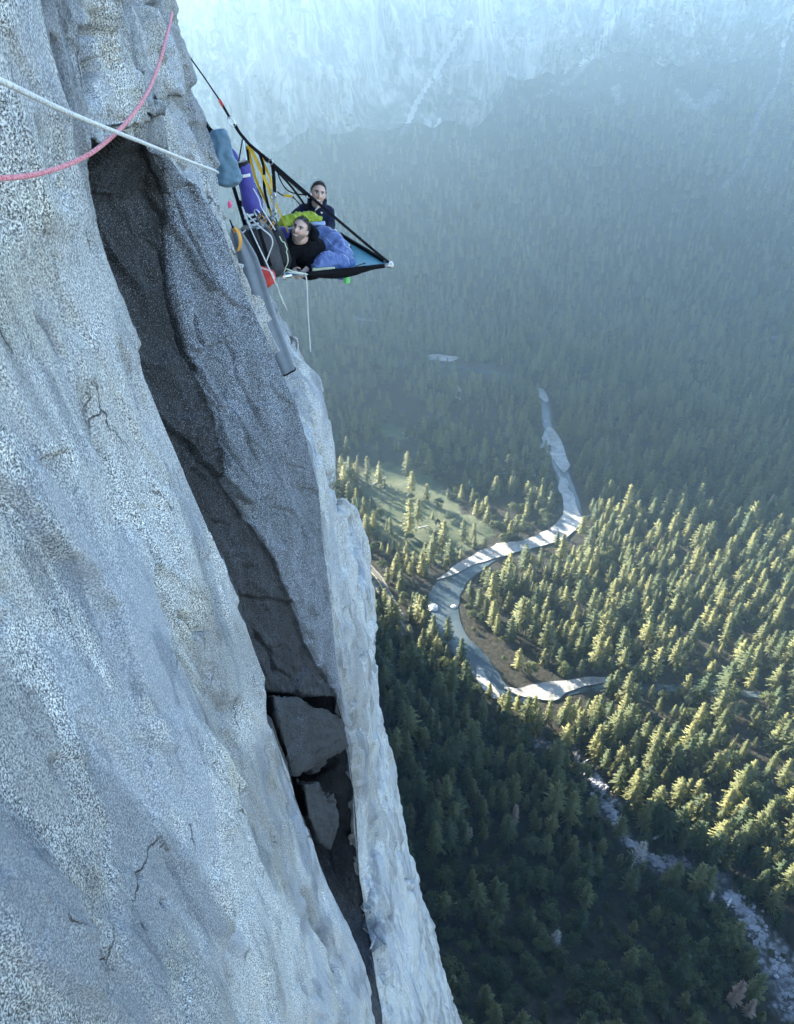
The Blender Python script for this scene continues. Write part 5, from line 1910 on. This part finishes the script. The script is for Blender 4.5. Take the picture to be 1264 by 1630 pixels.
# ropes
tag(cord('white_rope', [(386, 330, 6.9), (394, 352, 6.8), (408, 384, 6.6), (424, 418, 6.5), (438, 449, 6.5), (447, 470, 6.6), (457, 494, 6.9)], 0.006, 'rope_white'), 'taut white rope slanting past the haul bags down to the rock', 'rope')
tag(cord('white_rope', [(393, 341, 6.85), (406, 354, 6.8), (420, 366, 6.75), (431, 376, 6.75), (434, 387, 6.75), (430, 400, 6.75), (424, 416, 6.75)], 0.006, 'rope_white'), 'slack white rope curving in front of the haul bags', 'rope')
tag(cord('white_rope', [(403, 300, 6.95), (412, 316, 6.9), (416, 330, 6.88), (423, 342, 6.85), (431, 355, 6.85), (438, 366, 6.85)], 0.0055, 'rope_white'), 'white rope running behind the violet tube bag toward the near person', 'rope')
tag(cord('white_rope', [(441, 452, 6.5), (446, 470, 6.55), (451, 484, 6.7)], 0.004, 'rope_white'), 'short thin white cord beside the taut rope below the red pouch', 'rope')
tag(cord('dangling_cord', [(445, 376, 7.05), (449, 384, 7.03), (453, 386, 7.02), (455, 392, 7.02), (457, 396, 7.02), (456, 401, 7.02), (458, 408, 7.02), (458, 418, 7.02), (454, 427, 7.05), (450, 433, 7.1)], 0.0045, 'rope_green'), 'pale green kinked cord dangling in front of the near person', 'cord')
tag(cord('hanging_rope', [(458, 433, 7.12), (470, 435, 7.13), (482, 437, 7.14), (487, 440, 7.1), (489, 460, 7.08), (490.5, 500, 7.1), (492.5, 530, 7.1), (494.5, 560, 7.1)], 0.0065, 'rope_white'), 'white rope hanging straight down from the near rail', 'rope')
tag(cord('gear_loop', [(452, 434, 7.1), (456, 428, 7.08), (466, 432, 7.08), (478, 434, 7.1), (490, 437, 7.12)], 0.005, 'rope_green'), 'pale cord lying along the near rail of the ledge', 'cord')

# foreground ropes
tag(put('white_rope', tube_mesh('white_rope', smooth_path([PY(-40, 112, 1.05), PY(0, 128, 1.10), PY(120, 184, 1.5), PY(240, 232, 2.1), PY(300, 256, 2.55), PY(340, 271, 2.95), PY(347, 275, 3.15)], 12), 0.0046, 12), M['rope_white']),
    'taut white rope crossing the rock face at upper left', 'rope')
tag(put('pink_rope', tube_mesh('pink_rope', smooth_path([PY(-60, 287, 1.2), PY(0, 284, 1.3), PY(60, 277, 1.42), PY(120, 257, 1.6), PY(160, 233, 1.75), PY(200, 196, 1.95), PY(232, 152, 2.2), PY(252, 105, 2.45), PY(266, 55, 2.75), PY(272, 30, 2.95), PY(273, 20, 3.1)], 12), 0.0047, 12), M['rope_pink']),
    'slack pink rope looping across the rock face under the white rope', 'rope')

# things on the bed
sb = bag('bag_body', [(507, 368, 8.15), (513, 374, 8.1), (524, 388, 8.0), (533, 402, 7.9), (540, 416, 7.8), (548, 424, 7.75), (556, 428, 7.72), (560, 429, 7.7)], [0.04, 0.09, 0.135, 0.15, 0.16, 0.135, 0.09, 0.03], [0.04, 0.08, 0.115, 0.12, 0.13, 0.115, 0.08, 0.03], 'violet_bag', n=12, sides=64, amp=0.030, freq=8, seed=71, fold=0.04)
thing('sleeping_bag', 'shiny violet blue sleeping bag lying crumpled on the bed', 'sleeping bag', [sb, cord('drawcord', [(510, 372, 8.0), (520, 380, 7.9), (530, 392, 7.8)], 0.004, 'stripe_blue')])
sb2 = bag('bag_body', [(500, 428, 7.45), (508, 424, 7.5), (520, 420, 7.58), (534, 420, 7.62), (546, 422, 7.62), (555, 426, 7.62)], [0.03, 0.075, 0.11, 0.11, 0.09, 0.03], [0.03, 0.06, 0.09, 0.09, 0.07, 0.03], 'violet_bag', n=12, sides=56, amp=0.022, freq=11, seed=77, fold=0.04)
tag(sb2, 'violet stuff bag bunched against the near rail', 'bag')
thing('folded_pad', 'blue and white striped folded pad behind the near person', 'pad', [
    panel('pad_layer', [(495, 353, 8.2), (517, 353, 8.2), (518, 358, 8.2), (496, 359, 8.2)], 'stripe_blue', None, 0.05, 8, 4, 0.02), panel('pad_layer', [(496, 359, 8.18), (518, 358, 8.18), (518, 361, 8.18), (497, 362, 8.18)], 'stripe_navy', None, 0.05, 8, 4, 0.015),
    panel('pad_layer', [(497, 362, 8.16), (518, 361, 8.16), (519, 365, 8.16), (499, 365, 8.16)], 'stripe_blue', None, 0.05, 8, 4, 0.02), panel('pad_layer', [(499, 365, 8.14), (519, 365, 8.14), (517, 373, 8.14), (501, 372, 8.14)], 'stripe_navy', None, 0.05, 8, 4, 0.03)])
tag(bag('lime_quilt', [(440, 361, 8.0), (448, 357, 8.0), (458, 352, 8.05), (470, 349, 8.1), (485, 347, 8.2), (500, 348, 8.25), (512, 352, 8.25)], [0.02, 0.04, 0.05, 0.05, 0.045, 0.04, 0.02], [0.02, 0.05, 0.06, 0.06, 0.06, 0.05, 0.02], 'lime', n=12, sides=44, amp=0.026, freq=12, seed=81), 'lime green quilt bunched between the two people', 'quilt')
tag(bag('stuff_sack', [(446, 366, 7.75), (452, 370, 7.7), (460, 374, 7.65), (466, 377, 7.65)], [0.03, 0.06, 0.06, 0.03], [0.03, 0.05, 0.05, 0.03], 'purple', amp=0.006, seed=9), 'dark violet sack beside the chin of the near person', 'bag')
tag(panel('foam_pad', [(497, 427, 7.42), (533, 425, 7.5), (534, 433, 7.47), (497, 438, 7.38)], 'cream', None, 0.02, 10, 4, 0.006, 0.003, 5), 'cream foam pad edge on the near rail', 'pad')
tag(bag('red_sack', [(500, 400, 7.75), (503, 404, 7.72), (505, 412, 7.7), (505, 418, 7.7)], [0.02, 0.035, 0.04, 0.02], [0.02, 0.03, 0.03, 0.02], 'red', amp=0.004, seed=8), 'small red sack between the near person and the sleeping bag', 'bag')
cup = bag('cup_body', [(552, 434, 7.55), (552, 437, 7.55), (552, 443, 7.55), (552.3, 449, 7.55), (552.3, 450.5, 7.55)], [0.030, 0.032, 0.036, 0.033, 0.026], [0.030, 0.032, 0.036, 0.033, 0.026], 'bottle', sides=20)
thing('green_bottle', 'green plastic bottle hanging under the ledge', 'bottle', [cup, cord('tether', [(551, 427, 7.5), (551, 431, 7.53), (552, 435, 7.55)], 0.004, 'web_black'),
      bag('bottle_cap', [(552, 431.5, 7.55), (552, 434.5, 7.55)], [0.022, 0.022], [0.022, 0.022], 'bottle', sides=14)])
# ------------------------------------------------------------------ people
def person_mat(name):
    t = NT(name)
    c = t.n('ShaderNodeVertexColor', layer_name='col').outputs[0]
    P = t.coord()
    v = t.ramp(t.noise(P, 120, 3, 0.6), [(0.3, 0.88), (0.7, 1.1)])
    return t.finish(t.bsdf(t.mix(1.0, c, v, 'MULTIPLY'), 0.55, t.bump(t.noise(P, 300, 3, 0.6), 0.15, 0.003), Subsurface_Weight=0.05))


M['skin'] = person_mat('skin')
M['hair_dark'] = simple('dark_hair', (0.022, 0.018, 0.016), 0.6, 0.4, 90, 0.5, 220)
M['hair_greying'] = simple('greying_hair', (0.050, 0.048, 0.050), 0.6, 0.7, 55, 0.5, 220)


def head_points(nu=56, nv=44):
    """a head about 24 cm tall, face toward +y, up +z, chin at -0.118; returns verts, faces"""
    V, F = [], []
    for j in range(nv + 1):
        ph = math.pi * j / nv
        for i in range(nu):
            th = 2 * math.pi * i / nu
            x, y, z = math.sin(ph) * math.sin(th), math.sin(ph) * math.cos(th), math.cos(ph)
            fx, fy, fz = 0.077, 0.098, 0.120
            X, Y, Z = x * fx, y * fy, z * fz
            low = max(0.0, -z)
            X *= 1 - 0.30 * low ** 1.5
            if y < 0:
                Y *= 1 - 0.35 * low            # neck side draws in under the skull
                Y -= 0.010 * max(0, z)
            else:
                Y *= 1 + 0.05 * low
            front = max(0.0, y)
            g = lambda cx, cz, sx, sz: math.exp(-((X - cx) / sx) ** 2 - ((Z - cz) / sz) ** 2) * (front ** .5)
            Y += 0.024 * g(0, -0.024, 0.013, 0.017) + 0.014 * g(0, 0.0, 0.010, 0.028)       # nose
            Y -= 0.016 * (g(0.031, 0.012, 0.018, 0.013) + g(-0.031, 0.012, 0.018, 0.013))    # eye sockets
            Y += 0.006 * (g(0.028, 0.031, 0.024, 0.009) + g(-0.028, 0.031, 0.024, 0.009))    # brow
            Y += 0.006 * (g(0.042, -0.022, 0.018, 0.018) + g(-0.042, -0.022, 0.018, 0.018))  # cheeks
            Y += 0.006 * g(0, -0.052, 0.022, 0.006) - 0.007 * g(0, -0.060, 0.026, 0.005) + 0.006 * g(0, -0.069, 0.020, 0.006)
            Y += 0.008 * g(0, -0.098, 0.020, 0.016)                                          # chin
            V.append((X, Y, Z))
    for j in range(nv):
        for i in range(nu):
            F.append([j * nu + i, j * nu + (i + 1) % nu, (j + 1) * nu + (i + 1) % nu, (j + 1) * nu + i])
    return V, F


def skin_tubes(chains, voxel, extra=()):
    """limbs as overlapping tapered capsules, fused into one skin by a voxel remesh"""
    bm = bmesh.new()
    for pts, rad in chains:
        path = smooth_path(pts, 6)
        rr = np.interp(np.linspace(0, 1, len(path)), np.linspace(0, 1, len(rad)), rad)
        me = tube_mesh('c', path, rr, 12)
        bm.from_mesh(me)
        bpy.data.meshes.remove(me)
        for p, r in ((path[0], rr[0]), (path[-1], rr[-1])):
            bmesh.ops.create_icosphere(bm, subdivisions=2, radius=float(r), matrix=Matrix.Translation(Vector(p)))
    for V, F in extra:
        vs_ = [bm.verts.new(v) for v in V]
        for f in F:
            try:
                bm.faces.new([vs_[k] for k in f])
            except ValueError:
                pass
    me = bpy.data.meshes.new('tmp')
    bm.to_mesh(me)
    bm.free()
    o = bpy.data.objects.new('tmp', me)
    COL.objects.link(o)
    md = o.modifiers.new('r', 'REMESH')
    md.mode = 'VOXEL'
    md.voxel_size = voxel
    md2 = o.modifiers.new('s', 'SMOOTH')
    md2.factor = 0.5
    md2.iterations = 1
    dg = bpy.context.evaluated_depsgraph_get()
    out = bpy.data.meshes.new_from_object(o.evaluated_get(dg))
    bpy.data.objects.remove(o)
    bpy.data.meshes.remove(me)
    for p in out.polygons:
        p.use_smooth = True
    return out


CAM_UP, CAM_TO, CAM_X = Vector((0, SP, CP)), Vector((0, -CP, SP)), Vector((1, 0, 0))


def hand_chains(wrist, direction, palm_n, s=1.0, curl=0.6):
    """palm and five bent fingers"""
    d = direction.normalized()
    n = palm_n.normalized()
    sd = d.cross(n).normalized()
    ch = [([wrist, wrist + d * 0.045 * s, wrist + d * 0.085 * s], [0.024, 0.032, 0.026]), ([wrist + d * 0.03 * s + sd * 0.022 * s, wrist + d * 0.085 * s + sd * 0.022 * s], [0.018, 0.016]),
          ([wrist + d * 0.03 * s - sd * 0.022 * s, wrist + d * 0.085 * s - sd * 0.022 * s], [0.018, 0.016])]
    for k, (off, ln) in enumerate(((0.033, 0.068), (0.011, 0.078), (-0.011, 0.073), (-0.033, 0.056))):
        b = wrist + d * 0.085 * s + sd * off * s
        k1 = b + (d * math.cos(curl * .5) + n * math.sin(curl * .5)) * ln * .45 * s
        k2 = k1 + (d * math.cos(curl * 1.4) + n * math.sin(curl * 1.4)) * ln * .32 * s
        k3 = k2 + (d * math.cos(curl * 2.2) + n * math.sin(curl * 2.2)) * ln * .28 * s
        ch.append(([b, k1, k2, k3], [0.0095, 0.009, 0.008, 0.007]))
    b = wrist + d * 0.03 * s + sd * 0.03 * s
    ch.append(([b, b + (d * .5 + sd * .75 + n * .3).normalized() * 0.035 * s, b + (d * .8 + sd * .55 + n * .5).normalized() * 0.065 * s], [0.012, 0.010, 0.008]))
    return ch


def build_person(label, J, fwd, up, hair_mat, beard, jacket_mat, hs=1.0, jacket_lab='', grey=0.0, collar=None):
    """J: joints as points"""
    fwd = (fwd - up * fwd.dot(up)).normalized()
    up = up.normalized()
    sx = fwd.cross(up).normalized()
    Rm = Matrix((sx, fwd, up)).transposed()          # local x, y(face), z -> world
    H = J['head']
    hv, hf = head_points()
    W = [tuple(H + Rm @ (Vector(v) * hs)) for v in hv]
    extra = [(W, hf)]
    for s in (-1, 1):                                # ears
        ev, ef = [], []
        bm = bmesh.new()
        bmesh.ops.create_icosphere(bm, subdivisions=2, radius=1.0)
        ev = [tuple(H + Rm @ Vector((s * (0.077 + 0.010 * v.co.x * s), -0.008 + 0.017 * v.co.y - 0.006 * v.co.z, -0.004 + 0.031 * v.co.z)) * 1.0) for v in bm.verts]
        ef = [[q.index for q in f.verts] for f in bm.faces]
        bm.free()
        extra.append((ev, ef))
    nk = H - up * 0.085 * hs - fwd * 0.012
    ch = [([J['pelvis'], J['chest'].lerp(J['pelvis'], .5), J['chest']], [0.13, 0.125, 0.13]), ([J['chest'], J['neck'], nk], [0.12, 0.062, 0.056])]
    for s in ('l', 'r'):
        ch.append(([J['chest'].lerp(J['neck'], .5), J['sh_' + s]], [0.085, 0.065]))
        ch.append(([J['sh_' + s], J['el_' + s], J['wr_' + s]], [0.055, 0.042, 0.028]))
        ch += hand_chains(J['wr_' + s], J['wr_' + s] - J['el_' + s], J['palm_' + s])
        ch.append(([J['pelvis'], J['kn_' + s], J['an_' + s]], [0.095, 0.065, 0.042]))
        ch.append(([J['an_' + s], J['an_' + s] + (J['kn_' + s] - J['pelvis']).normalized() * 0.16], [0.042, 0.032]))
    body = skin_tubes(ch, 0.0052, extra)
    P = np.array([v.co[:] for v in body.vertices])
    Lc = (P - np.array(H)) @ np.array(Rm) / hs
    X, Y, Z = Lc[:, 0], Lc[:, 1], Lc[:, 2]
    col = np.tile(np.array((0.50, 0.33, 0.27)), (len(P), 1))
    face = (np.abs(Z) < 0.13) & (np.hypot(X, Y) < 0.13)

    def paint(m, c):
        m = np.clip(m * face, 0, 1)[:, None]
        col[:] = col * (1 - m) + np.array(c) * m
    fr = Y > 0.03
    ax_ = np.abs(X)

    def blob(cx, cz, sx_, sz_, k=2):
        return np.exp(-(np.abs((ax_ - cx) / sx_)) ** k - (np.abs((Z - cz) / sz_)) ** k) * fr
    paint(0.6 * blob(0.045, -0.020, 0.02, 0.018), (0.58, 0.30, 0.25))
    jaw = Z + 0.55 * np.maximum(ax_ - 0.02, 0) * (ax_ < 0.08)
    bd = sstep(-0.040, -0.062, Z - 0.5 * np.maximum(ax_ - 0.025, 0)) * sstep(-0.01, 0.015, Y)
    mous = blob(0.0, -0.047, 0.034, 0.0075, 4)
    paint(beard * np.maximum(bd, mous), (0.11, 0.095, 0.085))
    paint(0.75 * blob(0.031, 0.014, 0.021, 0.014), (0.24, 0.14, 0.115))  # eye sockets, their shade painted into the skin
    paint(1.3 * blob(0.031, 0.031, 0.020, 0.0065, 3), (0.035, 0.028, 0.025))
    paint(1.3 * blob(0.031, 0.011, 0.014, 0.0065, 3), (0.62, 0.58, 0.55))
    paint(1.5 * blob(0.030, 0.0115, 0.0075, 0.0075, 3), (0.012, 0.010, 0.010))
    paint(1.1 * blob(0.031, 0.019, 0.016, 0.0032, 2), (0.05, 0.035, 0.03))
    paint(0.9 * blob(0.013, -0.038, 0.007, 0.006), (0.13, 0.06, 0.05))
    paint(0.55 * np.exp(-((ax_ - 0.032 - 0.35 * (-0.03 - Z)) / 0.005) ** 2) * (Z < -0.024) * (Z > -0.06) * fr, (0.26, 0.14, 0.12))
    paint(1.2 * blob(0.0, -0.060, 0.030, 0.0095, 4), (0.30, 0.11, 0.10))
    paint(1.3 * blob(0.0, -0.0585, 0.023, 0.0055, 4), (0.78, 0.74, 0.70))
    ca = body.color_attributes.new('col', 'FLOAT_COLOR', 'POINT')
    ca.data.foreach_set('color', np.concatenate([col, np.ones((len(P), 1))], 1).astype(np.float32).ravel())
    root = empty('person', J['pelvis'])
    inv = Matrix.Translation(-root.location)

    def kid(o, par=root):
        o.parent = par
        o.matrix_parent_inverse = inv
        return o
    kid(put('body', body, M['skin']))
    # jacket: the same frame a little larger, open at neck and cuffs
    jc = [([J['pelvis'] + Vector((0, 0, -0.02)), J['chest'].lerp(J['pelvis'], .5), J['chest']], [0.165, 0.158, 0.155]), ([J['chest'], J['neck'].lerp(J['chest'], .15)], [0.15, 0.088])]
    for s in ('l', 'r'):
        jc.append(([J['chest'].lerp(J['neck'], .45), J['sh_' + s]], [0.11, 0.088]))
        jc.append(([J['sh_' + s], J['el_' + s], J['wr_' + s].lerp(J['el_' + s], .08)], [0.082, 0.064, 0.045]))
    if collar:
        jc += collar
    jm = skin_tubes(jc, 0.010)
    Q = np.array([v.co[:] for v in jm.vertices])
    Nn = np.array([v.normal[:] for v in jm.vertices])
    Q = Q + Nn * (0.010 * ridged(Q * (8, 8, 13), 3, 17) + 0.005 * fbm(Q * 26, 3, 23))[:, None]
    jm.vertices.foreach_set('co', Q.astype(np.float32).ravel())
    jm.update()
    jk = kid(put('jacket', jm, M[jacket_mat]))
    if jacket_lab:
        jk['label'] = jacket_lab
    # trousers
    tc = []
    for s in ('l', 'r'):
        tc.append(([J['pelvis'], J['kn_' + s], J['an_' + s]], [0.125, 0.088, 0.062]))
    kid(put('trousers', skin_tubes(tc, 0.012), M['black_cloth']))
    # hair: overlapping short locks over the scalp
    g = np.random.default_rng(int(abs(H.x) * 1000))
    C, D, U, ln, wd, N = [], [], [], [], [], []
    Rn = np.array(Rm)
    for _ in range(3200):
        n = unit(g.normal(size=3))
        if n[2] < -0.25 or (n[1] > 0.15 and n[2] < 0.66 - 0.2 * abs(n[0]) + 0.2 * n[1]) or (n[1] > -0.1 and n[2] < 0.15 and abs(n[0]) > .5):
            continue
        p = n * np.array((0.080, 0.101, 0.124)) + np.array((0, -0.006 * max(n[2], 0), 0))
        d = unit(np.array((g.normal() * .35, 0.35 + g.normal() * .35, g.normal() * .25)) - n * (np.array((0, .35, 0)) @ n) + n * g.uniform(.05, .38))
        C.append(np.array(H) + Rn @ (p * hs + d * 0.006))
        D.append(Rn @ d)
        U.append(Rn @ unit(np.cross(d, n + 1e-3)))
        ln.append(g.uniform(.018, .034))
        wd.append(g.uniform(.005, .009))
        N.append(Rn @ unit(n + g.normal(size=3) * .25))
    V, F, NN = cards(np.array(C), unit(np.array(D)), unit(np.array(U)), np.array(ln), np.array(wd), np.array(N))
    # scalp cap beneath the locks, so no skin shows through
    cap = []
    hv_ = np.array(hv)
    capV = [tuple(H + Rm @ (Vector((v[0] * 1.03, v[1] * 1.03, v[2] * 1.03)) * hs)) for v in hv_]
    capF = []
    for f in hf:
        c = hv_[f].mean(0) / np.array((0.077, 0.098, 0.120))
        if c[2] > -0.2 and not (c[1] > 0.1 and c[2] < 0.66 + 0.18 * c[1] - 0.15 * abs(c[0])) and not (c[1] > -0.15 and c[2] < 0.18 and abs(c[0]) > .5):
            capF.append(f)
    nV = len(capV)
    me = bpy.data.meshes.new('hair')
    me.from_pydata(capV + [tuple(v) for v in V], [], capF + [[int(k) + nV for k in f] for f in F])
    me.update()
    kid(put('hair', me, M[hair_mat]))
    return tag(root, label, 'person'), kid


def JP(d):
    return {k: (PY(*v) if isinstance(v, tuple) else v) for k, v in d.items()}


def build_people():
    def toward(px_, tilt, yaw, nod):
        to = -PY(*px_).normalized()
        rt_ = (CAM_X - to * CAM_X.dot(to)).normalized()
        u0 = rt_.cross(to) * -1.0
        u0 = u0 if u0.z > 0 else -u0
        up_ = u0 * math.cos(tilt) + rt_ * math.sin(tilt)
        fw_ = to * math.cos(yaw) + rt_ * math.sin(yaw) - u0 * nod
        return fw_, up_
    fw, up = toward((477.5, 366, 7.5), R(22), R(-24), 0.10)
    J = JP(dict(pelvis=(492, 417, 7.80), chest=(487, 402, 7.70), neck=(484, 382, 7.62), head=(477.5, 366, 7.50), sh_l=(464, 394, 7.56), el_l=(460, 414, 7.52), wr_l=(466, 427, 7.45),
                sh_r=(505, 393, 7.76), el_r=(503, 413, 7.66), wr_r=(490, 427, 7.52), kn_l=(518, 404, 8.05), an_l=(540, 420, 7.95), kn_r=(522, 400, 8.15), an_r=(546, 418, 8.0)))
    J['palm_l'] = Vector((0.3, 0.8, 0.3))
    J['palm_r'] = Vector((-0.3, 0.8, 0.3))
    nk = J['neck']
    rim = []
    for a in np.linspace(-0.4, 3.6, 9):
        rim.append(nk + Vector((0.105 * math.cos(a), 0.085 * math.sin(a) + .01, 0.045 + 0.03 * math.sin(a))))
    p1, kid = build_person('person in a black hooded jacket smiling up from the near edge of the ledge', J, fw, up, 'hair_greying', 0.75, 'black_cloth', 1.0, 'black hooded jacket', 0.5,
                           collar=[(rim, [0.035, 0.05, 0.052, 0.055, 0.055, 0.052, 0.05, 0.05, 0.035])])
    fw, up = toward((506.5, 309, 8.5), R(11), R(8), 0.04)
    J = JP(dict(pelvis=(500, 384, 8.75), chest=(502, 352, 8.65), neck=(505, 327, 8.58), head=(506.5, 309, 8.5), sh_l=(484, 338, 8.64), el_l=(466, 350, 8.5), wr_l=(449, 358, 8.3),
                sh_r=(520, 339, 8.68), el_r=(524, 360, 8.55), wr_r=(519, 374, 8.3), kn_l=(512, 378, 8.3), an_l=(530, 400, 8.0), kn_r=(520, 378, 8.35), an_r=(540, 400, 8.05)))
    J['palm_l'] = Vector((0.2, -0.2, -1))
    J['palm_r'] = Vector((-0.6, -0.2, -1))
    nk = J['neck']
    rim = [nk + Vector((0.075 * math.cos(a), 0.06 * math.sin(a) + .005, 0.035 + 0.02 * math.sin(a))) for a in np.linspace(-1.0, 4.1, 10)]
    p2, kid = build_person('person in a navy jacket sitting upright at the back of the ledge', J, fw, up, 'hair_dark', 0.25, 'navy', 1.0, 'navy zipped jacket', 0.0, collar=[(rim, [0.022, 0.03, 0.034, 0.036, 0.036, 0.036, 0.034, 0.03, 0.026, 0.02])])
    for nm, L, mt, w in (('collar_trim', [(502, 334, 8.45), (505, 332, 8.44), (507.5, 327.5, 8.45)], 'web_white', 0.012), ('zip', [(502, 334, 8.45), (501, 342, 8.46), (500, 352, 8.47)], 'web_grey', 0.008)):
        kid(strap(nm, L, w, mt))
    kid(panel('chest_badge', [(510.5, 337, 8.47), (513.5, 338, 8.47), (513, 340.5, 8.47), (510.5, 339.5, 8.47)], 'label_white', None, 0.004, 3, 3))


build_people()
#LEDGE1
# ------------------------------------------------------------------ the air in the valley
def build_haze():
    bm = bmesh.new()
    bmesh.ops.create_cube(bm, size=1.0)
    me = bpy.data.meshes.new('haze')
    bm.to_mesh(me)
    bm.free()
    o = put('haze', me)
    lo, hi = Vector((-3300, -1600, -437)), Vector((3300, 2800, 160))
    o.location = (lo + hi) / 2
    o.scale = hi - lo
    t = NT('haze')
    v = t.n('ShaderNodeVolumePrincipled', ins={'Color': (0.50, 0.755, 1.0), 'Density': 0.000165, 'Anisotropy': 0.66})
    t.t.links.new(v.outputs[0], t.out.inputs['Volume'])
    me.materials.append(t.m)
    tag(o, 'blue haze filling the valley air', None, None, 'stuff')


build_haze()
